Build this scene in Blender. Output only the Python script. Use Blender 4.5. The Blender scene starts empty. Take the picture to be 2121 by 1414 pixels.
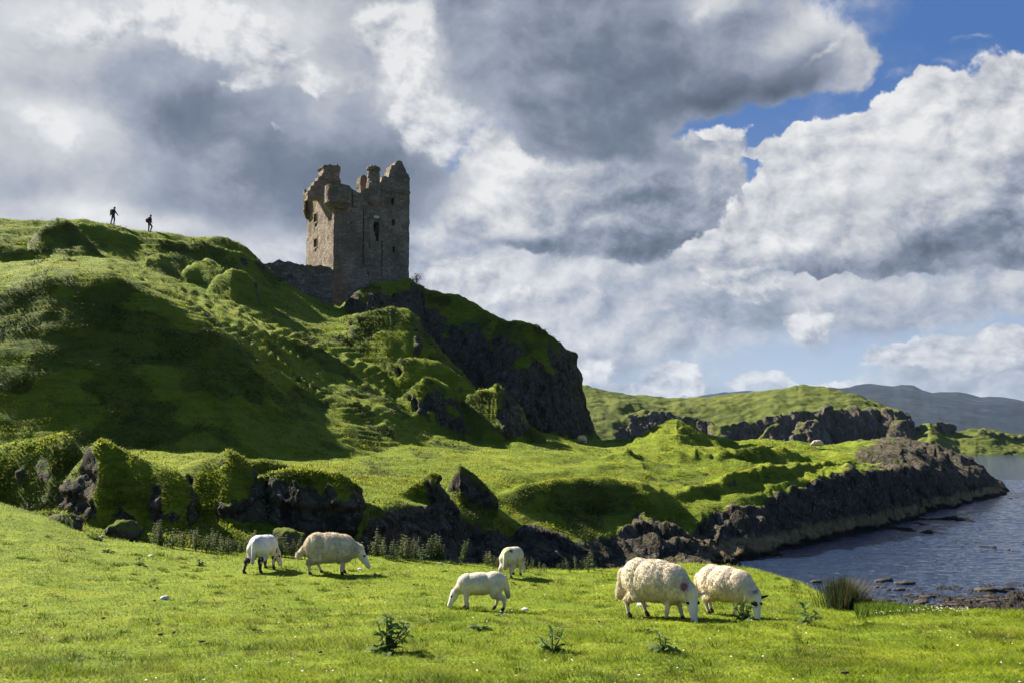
import bpy, math, random, time
import numpy as np
from mathutils import Vector
T0 = time.time()
rng = np.random.default_rng(7)
random.seed(7)
C = bpy.context.scene.collection
EXPO = 1.55
EYE = 6.0                      # the camera's height above the sea, metres
F, CX, CY = 2062.0, 1060.5, 707.0
PITCH = math.atan(190 / F)
SUN_EL, SUN_AZ = math.radians(35), math.radians(36)     # azimuth: degrees beyond due left
SUN = np.array([-math.cos(SUN_AZ) * math.cos(SUN_EL), math.sin(SUN_AZ) * math.cos(SUN_EL), math.sin(SUN_EL)])

# ------------------------------------------------------------------ helpers
def ray(px, py):
    u = (px - CX) / F; v = (CY - py) / F
    Y = math.cos(PITCH) - math.sin(PITCH) * v
    Z = math.sin(PITCH) + math.cos(PITCH) * v
    return u / Y, Z / Y
def at(px, py, d):
    t, s = ray(px, py)
    return Vector((t * d, d, EYE + s * d))
def tx(px):
    return ray(px, 900)[0]
def sstep(a, b, x):
    x = np.clip((np.asarray(x, float) - a) / (b - a), 0, 1)
    return x * x * (3 - 2 * x)
_perm = rng.permutation(512).astype(np.int64)
_perm = np.concatenate([_perm, _perm, _perm])
_g = rng.normal(size=(512, 3)); _g /= np.linalg.norm(_g, axis=1)[:, None]
_g = _g.astype(np.float32)
def pn(p):
    """gradient noise, about -0.7 .. 0.7"""
    p = np.asarray(p, np.float32)
    i = np.floor(p).astype(np.int64); f = p - i
    i &= 511
    u = f * f * f * (f * (f * 6 - 15) + 10)
    out = 0
    ax = [_perm[i[:, 0]], _perm[i[:, 0] + 1]]
    for a in (0, 1):
        wx = u[:, 0] if a else 1 - u[:, 0]
        for b in (0, 1):
            wy = u[:, 1] if b else 1 - u[:, 1]
            ab = _perm[ax[a] + i[:, 1] + b]
            for c in (0, 1):
                wz = u[:, 2] if c else 1 - u[:, 2]
                g = _g[_perm[ab + i[:, 2] + c]]
                out = out + wx * wy * wz * (g[:, 0] * (f[:, 0] - a) + g[:, 1] * (f[:, 1] - b) + g[:, 2] * (f[:, 2] - c))
    return out
def fbm(p, oct=4, gain=.5, lac=2.03, lim=None):
    # lim: mesh spacing times frequency, fades the octaves the mesh cannot carry
    p = np.asarray(p, np.float32)
    s, a = 0, 1.0
    for k in range(oct):
        o = a * pn(p + 17.3 * k)
        if lim is not None: o = o * sstep(.6, .3, lim * lac ** k)
        s = s + o; p = p * lac; a *= gain
    return s
def ridged(p, oct=4, gain=.5, lim=None):
    s, a = 0, 1.0
    p = np.asarray(p, np.float32)
    for k in range(oct):
        o = a * (1 - 2.2 * np.abs(pn(p + 9.1 * k)))
        if lim is not None: o = a * .5 + (o - a * .5) * sstep(.6, .3, lim * 2.07 ** k)
        s = s + o; p = p * 2.07; a *= gain
    return s
def link(o, parent=None):
    C.objects.link(o)
    if parent is not None: o.parent = parent
    return o
def tag(o, label=None, cat=None, group=None, kind=None):
    if label: o['label'] = label
    if cat: o['category'] = cat
    if group: o['group'] = group
    if kind: o['kind'] = kind
    return o
def empty(name, loc=(0, 0, 0), rz=0, scale=1):
    o = bpy.data.objects.new(name, None); o.location = loc; o.rotation_euler = (0, 0, rz)
    o.scale = (scale,) * 3; o.empty_display_size = .1
    return link(o)
def npmesh(name, V, quads=None, tris=None, smooth=True, attrs=None, cols=None):
    me = bpy.data.meshes.new(name)
    V = np.asarray(V, np.float32)
    me.vertices.add(len(V)); me.vertices.foreach_set('co', V.ravel())
    parts, sizes = [], []
    if quads is not None and len(quads): parts.append(np.asarray(quads, np.int32).ravel()); sizes.append(np.full(len(quads), 4, np.int32))
    if tris is not None and len(tris): parts.append(np.asarray(tris, np.int32).ravel()); sizes.append(np.full(len(tris), 3, np.int32))
    idx = np.concatenate(parts); sz = np.concatenate(sizes)
    me.loops.add(len(idx)); me.loops.foreach_set('vertex_index', idx)
    st = np.zeros(len(sz), np.int32); st[1:] = np.cumsum(sz)[:-1]
    me.polygons.add(len(sz)); me.polygons.foreach_set('loop_start', st)
    me.polygons.foreach_set('use_smooth', np.full(len(sz), smooth, bool))
    me.update(calc_edges=True)
    for k, a in (attrs or {}).items():
        at_ = me.attributes.new(k, 'FLOAT', 'POINT'); at_.data.foreach_set('value', np.asarray(a, np.float32).ravel())
    for k, a in (cols or {}).items():
        at_ = me.attributes.new(k, 'FLOAT_COLOR', 'POINT')
        a = np.asarray(a, np.float32); a = np.concatenate([a, np.ones((len(a), 1), np.float32)], 1)
        at_.data.foreach_set('color', a.ravel())
    return me
def npobj(name, me, mat, parent=None):
    o = bpy.data.objects.new(name, me)
    if mat: me.materials.append(mat)
    return link(o, parent)
def grid_quads(nr, nc):
    a = np.arange(nr * nc).reshape(nr, nc)
    return np.stack([a[:-1, :-1], a[:-1, 1:], a[1:, 1:], a[1:, :-1]], -1).reshape(-1, 4)

# ------------------------------------------------------------------ node helper
class NT:
    def __init__(s, nt): s.nt = nt
    def n(s, typ, **kw):
        nd = s.nt.nodes.new(typ)
        for k, v in kw.items():
            if k.startswith('i_'):
                key = k[2:]; key = int(key) if key.isdigit() else key.replace('__', ' ')
                s.inp(nd, key, v)
            else: setattr(nd, k, v)
        return nd
    def inp(s, nd, key, v):
        if hasattr(v, 'is_linked') or isinstance(v, bpy.types.NodeSocket): s.nt.links.new(v, nd.inputs[key])
        else: nd.inputs[key].default_value = v
    def math(s, op, a, b=None, c=None, clamp=False):
        nd = s.nt.nodes.new('ShaderNodeMath'); nd.operation = op; nd.use_clamp = clamp
        for k, v in enumerate((a, b, c)):
            if v is not None: s.inp(nd, k, v)
        return nd.outputs[0]
    def vmath(s, op, a, b=None, c=None, out=0):
        nd = s.nt.nodes.new('ShaderNodeVectorMath'); nd.operation = op
        for k, v in enumerate((a, b, c)):
            if v is not None: s.inp(nd, k, v)
        return nd.outputs[out]
    def noise(s, vec, scale, detail=4, rough=.55, dist=0, out='Fac', typ='FBM'):
        nd = s.nt.nodes.new('ShaderNodeTexNoise')
        s.inp(nd, 'Vector', vec); nd.inputs['Scale'].default_value = scale
        nd.inputs['Detail'].default_value = detail; nd.inputs['Roughness'].default_value = rough
        nd.inputs['Distortion'].default_value = dist
        return nd.outputs[out]
    def ss(s, a, b, x):
        nd = s.nt.nodes.new('ShaderNodeMapRange'); nd.interpolation_type = 'SMOOTHSTEP'
        s.inp(nd, 'Value', x); s.inp(nd, 'From Min', a); s.inp(nd, 'From Max', b)
        return nd.outputs[0]
    def mix(s, f, a, b, typ='MIX'):
        nd = s.nt.nodes.new('ShaderNodeMix'); nd.data_type = 'RGBA'; nd.blend_type = typ
        s.inp(nd, 'Factor', f)
        for k, v in ((6, a), (7, b)):
            if isinstance(v, (tuple, list)) and len(v) == 3: v = (*v, 1)
            s.inp(nd, k, v)
        return nd.outputs[2]
    def scale(s, vec, xyz):
        return s.vmath('MULTIPLY', vec, xyz)
    def attr(s, name, out='Fac'):
        nd = s.nt.nodes.new('ShaderNodeAttribute'); nd.attribute_name = name
        return nd.outputs[out]
    def bump(s, h, strength=.5, dist=.05, normal=None):
        nd = s.nt.nodes.new('ShaderNodeBump'); s.inp(nd, 'Height', h)
        nd.inputs['Strength'].default_value = strength; nd.inputs['Distance'].default_value = dist
        if normal is not None: s.inp(nd, 'Normal', normal)
        return nd.outputs[0]
def material(name):
    m = bpy.data.materials.new(name); m.use_nodes = True
    m.node_tree.nodes.clear()
    w = NT(m.node_tree)
    out = m.node_tree.nodes.new('ShaderNodeOutputMaterial')
    return m, w, out
def principled(w, out, color, rough=.9, normal=None, spec=.2, **kw):
    b = w.nt.nodes.new('ShaderNodeBsdfPrincipled')
    if isinstance(color, (tuple, list)) and len(color) == 3: color = (*color, 1)
    w.inp(b, 'Base Color', color); w.inp(b, 'Roughness', rough)
    b.inputs['Specular IOR Level'].default_value = spec
    if normal is not None: w.inp(b, 'Normal', normal)
    for k, v in kw.items(): w.inp(b, k.replace('__', ' '), v)
    if out is not None: w.nt.links.new(b.outputs[0], out.inputs[0])
    return b

# ------------------------------------------------------------------ materials of the land
def mat_land(name='turf_and_basalt', dull=0.):
    m, w, out = material(name)
    g = w.n('ShaderNodeNewGeometry'); P = g.outputs['Position']
    sep = w.n('ShaderNodeSeparateXYZ', i_0=P)
    nz = w.n('ShaderNodeSeparateXYZ', i_0=g.outputs['Normal']).outputs[2]
    rock_a = w.attr('rock'); brk = w.attr('bracken'); near = w.attr('near')
    n1 = w.noise(P, .35, 5, .6); n2 = w.noise(P, 2.2, 5, .65); n3 = w.noise(P, 9., 4, .6)
    # turf colours
    ca = w.mix(w.ss(.35, .66, n1), (.132, .182, .010), (.215, .245, .016))
    ca = w.mix(w.ss(.52, .72, n2), ca, (.090, .135, .010))
    ca = w.mix(w.math('MULTIPLY', w.ss(.55, .75, n3), .7), ca, (.22, .235, .03))
    dry = w.ss(.58, .7, w.noise(w.scale(P, (1, 1, 2.2)), .55, 6, .7))
    ca = w.mix(w.math('MULTIPLY', dry, .45), ca, (.18, .155, .03))
    nearc = w.mix(w.ss(.4, .65, w.noise(P, 1.1, 4, .6)), (.150, .205, .010), (.215, .255, .014))
    nearc = w.mix(w.ss(.5, .75, w.noise(P, 14, 3, .6)), nearc, (.11, .12, .02))
    ca = w.mix(near, ca, nearc)
    bk = w.mix(w.ss(.4, .6, n2), (.046, .064, .012), (.088, .108, .018))
    ca = w.mix(w.math('MULTIPLY', w.ss(.35, .75, w.math('ADD', brk, w.math('MULTIPLY', w.math('SUBTRACT', n2, .5), .9))), .55), ca, bk)
    tw = w.ss(.50, .66, w.noise(w.scale(P, (.30, .4, 2.6)), 1.5, 6, .68))
    ca = w.mix(w.math('MULTIPLY', tw, w.math('MULTIPLY', w.math('SUBTRACT', 1., near), .55)), ca, (.060, .072, .014))
    if dull: ca = w.mix(dull, ca, w.mix(w.ss(.4, .62, w.noise(P, .06, 6, .65)), (.060, .072, .018), (.105, .112, .026)))
    # rock colours
    v = w.n('ShaderNodeTexVoronoi', i_Scale=1.9, feature='F1'); w.inp(v, 'Vector', w.vmath('ADD', w.scale(P, (1, 1, .6)), w.vmath('SCALE', w.noise(P, 2.5, 3, .6, out='Color'), None)))
    v.inputs['Randomness'].default_value = 1
    rb = w.mix(w.noise(P, 1.3, 6, .7), (.028, .023, .015), (.225, .18, .115))
    rb = w.mix(w.math('MULTIPLY', w.ss(.55, .8, w.noise(P, .5, 4, .6)), .6), rb, (.115, .085, .048))
    lich = w.math('MULTIPLY', w.ss(.57, .66, w.noise(w.scale(P, (1, 1, .75)), 3.6, 6, .72)), w.ss(.42, .6, n1))
    rb = w.mix(w.math('MULTIPLY', lich, .8), rb, (.34, .33, .28))
    rb = w.mix(w.math('MULTIPLY', w.ss(.48, .66, w.noise(P, 1.15, 5, .65)), .65), rb, (.060, .066, .018))
    ed = w.n('ShaderNodeTexVoronoi', i_Scale=1.25, feature='DISTANCE_TO_EDGE'); w.inp(ed, 'Vector', w.vmath('ADD', w.scale(P, (1.2, 1.2, .35)), w.vmath('MULTIPLY', w.noise(P, 1.6, 4, .65, out='Color'), (.9, .9, .7))))
    crack = w.ss(.10, .01, ed.outputs['Distance'])
    rb = w.mix(w.math('MULTIPLY', crack, w.math('MULTIPLY', w.noise(P, .8, 3, .6), 1.0)), rb, (.012, .010, .008))
    fl = w.math('MULTIPLY', w.ss(.57, .63, w.noise(w.scale(P, (1, 1, .6)), 7.5, 3, .7)), w.ss(.40, .62, w.noise(P, .9, 3, .6)))
    rb = w.mix(w.math('MULTIPLY', fl, .75), rb, (.36, .33, .29))
    if dull: rb = w.mix(w.math('MULTIPLY', w.ss(.45, .6, w.noise(w.scale(P, (1, 1, .4)), .35, 5, .65)), .6), rb, (.24, .215, .17))  # pale streaks paint the sunlit ribs into the far cliffs' colour
    # weed and barnacle band between the tides
    zb = w.math('ADD', sep.outputs[2], w.math('MULTIPLY', w.math('SUBTRACT', w.noise(P, .6, 4, .6), .5), .9))
    tan = w.mix(w.ss(.3, .7, w.noise(w.scale(P, (1, 1, .22)), 3.2, 7, .75)), (.19, .125, .052), (.52, .37, .17))
    rb = w.mix(w.math('MULTIPLY', w.ss(1.1, .75, zb), w.ss(7.5, 11.5, sep.outputs[0])), rb, tan)
    rb = w.mix(w.math('MULTIPLY', w.ss(.52, .62, w.noise(w.scale(P, (1, 1, .4)), 1.1, 6, .72)), .75), rb, (.022, .018, .012))
    rb = w.mix(w.ss(.42, .2, zb), rb, (.03, .022, .012))
    shore = w.mix(w.noise(P, 3, 5, .7), (.018, .014, .010), (.085, .068, .050))
    ck = w.mix(w.attr('shore'), rb, shore)
    f = w.math('ADD', rock_a, w.math('MULTIPLY', w.math('SUBTRACT', w.noise(P, 1.7, 6, .7), .5), 1.15))
    f = w.math('ADD', f, w.math('MULTIPLY', w.math('SUBTRACT', .62, nz), .35))
    f = w.ss(.42, .6, f)
    col = w.mix(f, ca, ck)
    hb = w.math('ADD', w.math('MULTIPLY', w.noise(w.scale(P, (1, 1, .5)), 2.4, 8, .72), 1.0), w.math('MULTIPLY', w.noise(P, 16, 4, .7), .22))
    hg = w.math('ADD', w.math('MULTIPLY', w.noise(w.scale(P, (.45, .6, 3.2)), 1.7, 6, .68), 1.5), w.math('MULTIPLY', w.noise(P, 30, 3, .6), .25))
    hb = w.math('SUBTRACT', hb, w.math('MULTIPLY', crack, .35))
    hh = w.n('ShaderNodeMix', data_type='FLOAT'); w.inp(hh, 0, f); w.inp(hh, 2, hg); w.inp(hh, 3, w.math('MULTIPLY', hb, 3.2))
    nrm = w.bump(hh.outputs[0], .85, .22)
    principled(w, out, col, .95, nrm, .12)
    return m

# ------------------------------------------------------------------ the land: one sheet from the camera to behind the castle hill
class Crv:
    """a line traced over the land: at azimuth px it stands at height z (eye-relative) and distance d"""
    def __init__(s, pts):
        pts = sorted(pts)
        q = [ray(p[0], p[1]) for p in pts]
        s.t = np.array([a[0] for a in q]); s.d = np.array([p[2] for p in pts], float)
        s.z = np.array([a[1] for a in q]) * s.d
        o = np.argsort(s.t); s.t, s.d, s.z = s.t[o], s.d[o], s.z[o]
    def Z(s, t): return np.interp(t, s.t, s.z)
    def D(s, t): return np.interp(t, s.t, s.d)
def PX(pairs):
    a = sorted(pairs); X = np.array([tx(p[0]) for p in a]); Y = np.array([p[1] for p in a], float)
    return lambda t: np.interp(t, X, Y)

px_cols = np.concatenate([np.arange(-1100, -40, 9), np.arange(-40, 2165, 1.75), np.arange(2165, 2960, 9)])
tcol = np.array([tx(p) for p in px_cols]); NC = len(tcol)
dg = np.exp(np.linspace(math.log(.7), math.log(330), 2600)); ND = len(dg)

edge_d = PX([(-1100, 26), (0, 25), (200, 23.5), (640, 21.8), (1060, 21), (1300, 21.5), (1450, 22), (1560, 21.3), (1640, 19.5), (1700, 17.3), (1760, 15.6), (1850, 14.9), (2121, 14.6), (2900, 14.5)])
EP = [(-1100, 900), (-600, 950), (-200, 1000), (0, 1036), (60, 1052), (100, 1064), (160, 1092), (220, 1110), (300, 1120), (420, 1135), (520, 1140), (640, 1148), (800, 1150), (950, 1160), (1060, 1170), (1200, 1176), (1290, 1172), (1385, 1163), (1450, 1163), (1550, 1174), (1620, 1190), (1680, 1216), (1740, 1243), (1800, 1252), (1900, 1258), (2121, 1262), (2900, 1275)]
edge_z = PX([(p, ray(p, y)[1] * float(edge_d(tx(p)))) for p, y in EP])
de = edge_d(tcol); ze = edge_z(tcol)
zm0 = lambda d: np.interp(d, [0, 4, 7.2, 9.5, 12.4, 14.3, 18, 22, 30], [-1.5, -1.58, -1.76, -1.97, -2.24, -2.40, -2.50, -2.60, -2.8])
corr = ze - zm0(de)

base_d = PX([(-1100, 28), (0, 28.5), (400, 28.5), (745, 31), (900, 36), (1060, 39.5), (1300, 43), (1480, 46), (1560, 48.5), (1800, 62), (2000, 85), (2085, 98), (2110, 101), (2900, 102)])
base_z = PX([(-1100, -2.3), (0, -2.6), (400, -3.0), (745, -3.9), (1060, -5.2), (1300, -5.8), (1480, -6.0), (1570, -6.3), (1640, -6.45), (2085, -6.5), (2110, -7), (2900, -7)])
brink = Crv([(-1100, 980, 33), (-600, 1000, 34), (0, 1010, 35), (400, 1000, 36), (700, 1010, 36), (745, 1062, 32.5), (800, 1050, 34), (900, 1050, 38.5), (1000, 1062, 42), (1060, 1080, 43.4), (1200, 1084, 46.0), (1330, 1074, 48.2), (1450, 1058, 50.6), (1540, 1035, 53), (1640, 1005, 57), (1750, 988, 63), (1850, 978, 72), (1950, 984, 84), (2030, 1000, 94), (2075, 1018, 99), (2092, 1038, 101), (2110, 1060, 102), (2900, 1060, 103)])
mid = Crv([(-1100, 920, 39), (-600, 940, 40), (0, 960, 41), (400, 965, 42), (700, 978, 43), (800, 990, 45), (900, 992, 47), (1000, 988, 49), (1100, 978, 52), (1200, 968, 56), (1330, 962, 60), (1450, 957, 64), (1540, 957, 68), (1640, 952, 74), (1750, 947, 82), (1850, 942, 88), (1950, 950, 94), (2030, 984, 98), (2075, 1010, 101.5), (2092, 1040, 103), (2110, 1065, 104), (2900, 1065, 105)])
foot = Crv([(-1100, 850, 44), (-500, 890, 45), (0, 925, 46), (300, 938, 48), (500, 945, 50), (660, 950, 52), (760, 938, 57), (900, 918, 66), (1000, 912, 75), (1130, 906, 88), (1250, 917, 100), (1340, 914, 96), (1500, 922, 95), (1600, 918, 100), (1700, 925, 108), (1790, 920, 108), (1870, 917, 106), (1930, 930, 104), (1990, 950, 102), (2040, 983, 101.5), (2075, 1008, 104), (2092, 1042, 105), (2110, 1068, 106), (2900, 1068, 107)])
brow = Crv([(-1100, 470, 54), (-500, 540, 55), (-200, 580, 56), (0, 594, 57), (100, 566, 57.5), (220, 572, 58.5), (330, 618, 59), (420, 660, 59.5), (490, 708, 60), (560, 770, 61), (620, 815, 63), (680, 820, 66), (720, 815, 68), (800, 820, 72), (860, 850, 76), (900, 880, 78), (1000, 905, 84), (1130, 903, 92), (1250, 916, 102)])
bb = Crv([(-1100, 420, 78), (-500, 490, 79), (0, 540, 81), (100, 532, 84), (220, 530, 88), (330, 556, 89), (450, 602, 89), (560, 636, 88.5), (640, 664, 89), (720, 688, 90), (800, 715, 92), (860, 760, 94), (900, 820, 94), (1000, 880, 95), (1130, 900, 97), (1250, 915, 104)])
sky_ = Crv([(-1100, 330, 88), (-500, 410, 89), (-200, 436, 90), (0, 446, 92), (60, 449, 93), (150, 450, 95), (230, 459, 97), (265, 466, 97), (310, 473, 97), (400, 481, 98), (470, 491, 100), (500, 508, 101), (530, 530, 103), (570, 565, 106), (640, 605, 109), (720, 640, 110), (800, 640, 110), (860, 655, 110), (900, 720, 108), (1000, 850, 108), (1130, 895, 108), (1250, 914, 108)])

def after_knots(j):
    t = tcol[j]; px = px_cols[j]
    D, Z = [de[j]], [ze[j]]
    bd, bz = float(base_d(t)), float(base_z(t))
    r = float(sstep(1560, 1720, px)); h = float(sstep(1180, 1330, px))
    zd = bz - .15
    if px < 1640:
        D += [de[j] + 1.6, min(de[j] + 5, bd - .7), bd]
        Z += [ze[j] - .75 - .4 * h, (ze[j] - 1.3) * (1 - h) * .5 + zd * (.5 + .5 * h), bz]
    else:
        q = float(sstep(1640, 1760, px))
        D += [22.5, 31, 36, 40.5, 45, bd]; q2 = float(sstep(1900, 2121, px)); Z += [-4.3, -5.96 - .3 * (1 - q) + .06 * q2, -6.12 - .3 * (1 - q) + .10 * q2, -6.19 - .25 * (1 - q) + .08 * q2, -6.5, bz]
    D += [float(brink.D(t)), float(mid.D(t)), float(foot.D(t))]
    Z += [float(brink.Z(t)), float(mid.Z(t)), float(foot.Z(t))]
    fd, fz = D[-1], Z[-1]
    if px <= 1250:
        for c in (brow, bb, sky_): D.append(float(c.D(t))); Z.append(float(c.Z(t)))
        D += [D[-1] + 10, D[-1] + 45, D[-1] + 90]; Z += [Z[-1] - .8, min(Z[-1] - 8, 6), -8]
    else:
        q = float(sstep(1250, 1300, px))
        e = 108 - fd
        D += [fd + 2 + 2 * q, fd + 4 + 6 * q, max(fd + 8, 108) + 10 * q, 150, 200]
        Z += [fz - .05, fz - .1 - 1.2 * q, fz - .2 - 4 * q, -6 - q, -8]
    for k in range(1, len(D)):
        if D[k] <= D[k - 1] + .05: D[k] = D[k - 1] + .05
    D.append(400); Z.append(-9)
    return D, Z
Zf = np.empty((NC, ND))
for j in range(NC):
    D, Z = after_knots(j)
    za = np.interp(dg, D, Z)
    zm = zm0(dg) + corr[j] * sstep(.5, 1.0, dg / de[j])
    Zf[j] = np.where(dg < de[j], zm, za)
def blur(A, n, axis):
    k = np.hanning(2 * n + 3)[1:-1]; k /= k.sum()
    pad = [(0, 0), (0, 0)]; pad[axis] = (n, n)
    B = np.pad(A, pad, mode='edge')
    out = np.zeros_like(A)
    for i, wgt in enumerate(k):
        out += wgt * (B[i:i + A.shape[0]] if axis == 0 else B[:, i:i + A.shape[1]])
    return out
Zf = blur(blur(Zf, 9, 1), 5, 0)

# crags, knolls and cliffs standing on that ground: crest line, slopes (front, back), rounding, rock bias
FEAT = [
 # name, crest, s_front, c_front, s_back, c_back, rock bias
 ('prom', [(676, 670, 106), (700, 645, 106), (745, 604, 105.5), (775, 588, 105.5), (848, 581, 106), (866, 592, 107), (880, 600, 109), (950, 612, 108), (1000, 636, 106), (1050, 664, 104), (1100, 667, 103), (1130, 683, 103), (1152, 698, 103), (1178, 738, 103.5), (1191, 770, 104), (1197, 803, 104.5), (1216, 858, 105), (1236, 893, 105.5), (1256, 920, 106)], 2.1, 2.6, .28, 14, .05),
 ('apron', [(640, 660, 99), (700, 655, 98), (740, 648, 97), (800, 650, 98), (870, 655, 99), (890, 720, 99), (960, 800, 99), (1060, 850, 99), (1100, 880, 99)], 1.1, 2, .1, 3, -.2),
 ('knoll', [(690, 720, 88), (715, 690, 88), (740, 655, 88), (775, 641, 88), (810, 638, 88), (850, 645, 88), (868, 665, 88), (890, 690, 87.5), (930, 745, 87), (985, 802, 86), (1000, 860, 86)], 1.05, 1.8, .7, 2, -.12),
 ('spur', [(770, 800, 81), (800, 755, 81), (830, 738, 81), (880, 735, 81), (925, 758, 81), (960, 785, 81), (990, 815, 81), (1010, 870, 81)], 1.3, .9, .5, 3, 0),
 ('spurlow', [(800, 840, 75), (840, 800, 76), (885, 775, 76.5), (930, 790, 76.5), (955, 830, 76), (970, 880, 76)], 1.5, .8, .5, 3, .12),
 ('pinnacle', [(880, 905, 78), (915, 858, 78), (960, 818, 78), (1000, 803, 78), (1028, 792, 78), (1040, 806, 78), (1062, 836, 78.5), (1100, 882, 79), (1130, 909, 80)], 1.05, .5, 1.2, 1.5, .05),
 ('cone', [(1285, 925, 84), (1320, 907, 85), (1345, 897, 85.5), (1380, 882, 86), (1402, 876, 86), (1430, 890, 86), (1470, 905, 87), (1530, 922, 88)], .38, 2.5, .5, 2, -.25),
 ('humpA', [(1240, 958, 61), (1270, 940, 62), (1300, 934, 62), (1325, 950, 62), (1350, 985, 62)], .9, .6, .25, 3, -.1),
 ('humpB', [(1350, 975, 64), (1395, 944, 66), (1440, 938, 66), (1470, 950, 66), (1500, 985, 66)], .7, 1.0, .2, 3, -.05),
 ('humpC', [(1480, 960, 66), (1520, 935, 69), (1560, 930, 70), (1610, 926, 72), (1650, 940, 73), (1690, 965, 74)], .8, .8, .3, 3, .1),
 ('tooth', [(760, 1062, 37.5), (790, 1040, 38), (830, 1018, 38.5), (865, 1002, 39), (893, 976, 39.2), (904, 980, 39.2), (920, 1005, 39.2), (945, 1040, 39.5), (960, 1075, 39.5)], 1.5, .35, 1.1, .8, .12),
 ('fang', [(920, 1020, 43), (940, 985, 43), (953, 964, 43), (968, 975, 43), (1000, 998, 43.3), (1030, 1030, 43.5)], 1.5, .3, .9, .8, -.05),
 ('bulge', [(1000, 1060, 45), (1030, 1020, 46), (1080, 1004, 47), (1150, 992, 48.5), (1250, 988, 50.5), (1320, 998, 51), (1370, 1020, 51), (1420, 1060, 51)], 1.1, 1.2, .12, 3, -.12),
 ('lip', [(1380, 1040, 52), (1450, 1010, 54), (1520, 985, 56), (1580, 975, 58), (1640, 975, 61), (1700, 968, 66), (1760, 962, 71), (1800, 985, 72)], 1.4, .9, .12, 3, .12),
 ('cragA', [(-1100, 820, 31), (-500, 850, 32), (-250, 890, 33), (-60, 914, 33), (0, 916, 33), (60, 902, 33), (110, 888, 33), (132, 884, 33), (152, 900, 33), (185, 938, 33.5), (215, 958, 34), (260, 985, 34.5)], 1.5, 1.3, .5, 1.5, -.14),
 ('cragA2', [(95, 1010, 31.6), (140, 972, 31.6), (175, 938, 31.6), (194, 915, 31.5), (208, 905, 31.5), (228, 914, 31.5), (265, 938, 31.3), (320, 959, 31), (368, 980, 30.8), (384, 1005, 30.6), (391, 1050, 30.5), (396, 1110, 30.4)], 1.7, 1.0, .35, 1.5, -.10),
 ('cragB', [(330, 1000, 33), (370, 972, 33), (400, 956, 33), (435, 944, 33), (474, 931, 33), (500, 944, 33), (522, 966, 33), (545, 1006, 33), (568, 1056, 32.8), (592, 1110, 32.6)], 1.4, .9, .3, 1.5, -.02),
 ('cragC', [(500, 985, 40), (516, 957, 40), (545, 955, 40), (588, 964, 40), (604, 985, 40)], 3, .3, .1, 2, .3),
 ('cragD', [(528, 1040, 33), (540, 996, 33), (560, 979, 33), (600, 968, 33), (650, 970, 33), (702, 975, 33), (726, 986, 33), (741, 1006, 33), (747, 1050, 33), (752, 1120, 33)], 2.2, .7, .35, 1, .10),
 ('rockL', [(20, 1075, 27), (60, 1058, 27), (100, 1054, 27), (130, 1052, 26.5), (150, 1060, 26.5), (158, 1080, 26.5), (165, 1110, 26.5)], 1.3, .4, .3, .6, .12),
 ('outcropT', [(60, 500, 84), (90, 470, 85), (118, 449, 86), (135, 455, 86), (165, 480, 86), (200, 512, 86)], 1.3, .7, .3, 2, .2),
 ('outcropU', [(80, 560, 74), (110, 535, 75), (140, 528, 75), (170, 540, 75), (190, 560, 75)], 1.4, .7, .25, 2, .2),
 ('outcropV', [(430, 600, 84), (455, 574, 86), (480, 560, 87), (510, 562, 88), (535, 585, 88)], .95, 1.4, .3, 2, .12),
 ('outcropW', [(370, 575, 85), (395, 550, 88), (430, 538, 90), (460, 545, 90), (480, 570, 90)], .9, 1.5, .3, 2, .05),
 ('outcropX', [(290, 560, 84), (305, 535, 86), (330, 528, 87), (355, 550, 87), (370, 570, 87)], .9, 1.4, .25, 2, .1),
 ('upper', [(150, 470, 91), (190, 468, 92), (230, 474, 93), (300, 487, 94), (380, 495, 95), (450, 503, 96), (500, 520, 97.5), (535, 545, 99), (550, 575, 99)], 1.7, 1.6, .2, 3, -.12),
 ('leftcrag', [(-160, 540, 80), (-60, 515, 82), (0, 505, 83), (60, 512, 83), (120, 503, 83.5), (175, 512, 83.5), (205, 530, 83.5), (222, 560, 83)], 1.3, 1.4, .25, 3, -.05),
 ('shelf', [(470, 745, 69), (500, 705, 71), (560, 690, 73), (640, 708, 75), (700, 738, 76), (745, 775, 76), (770, 815, 76)], 1.2, 1.2, .3, 3, -.2),
]
bias = np.zeros_like(Zf); brackn = np.zeros_like(Zf)
Xf = tcol[:, None] * dg[None, :]
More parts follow.
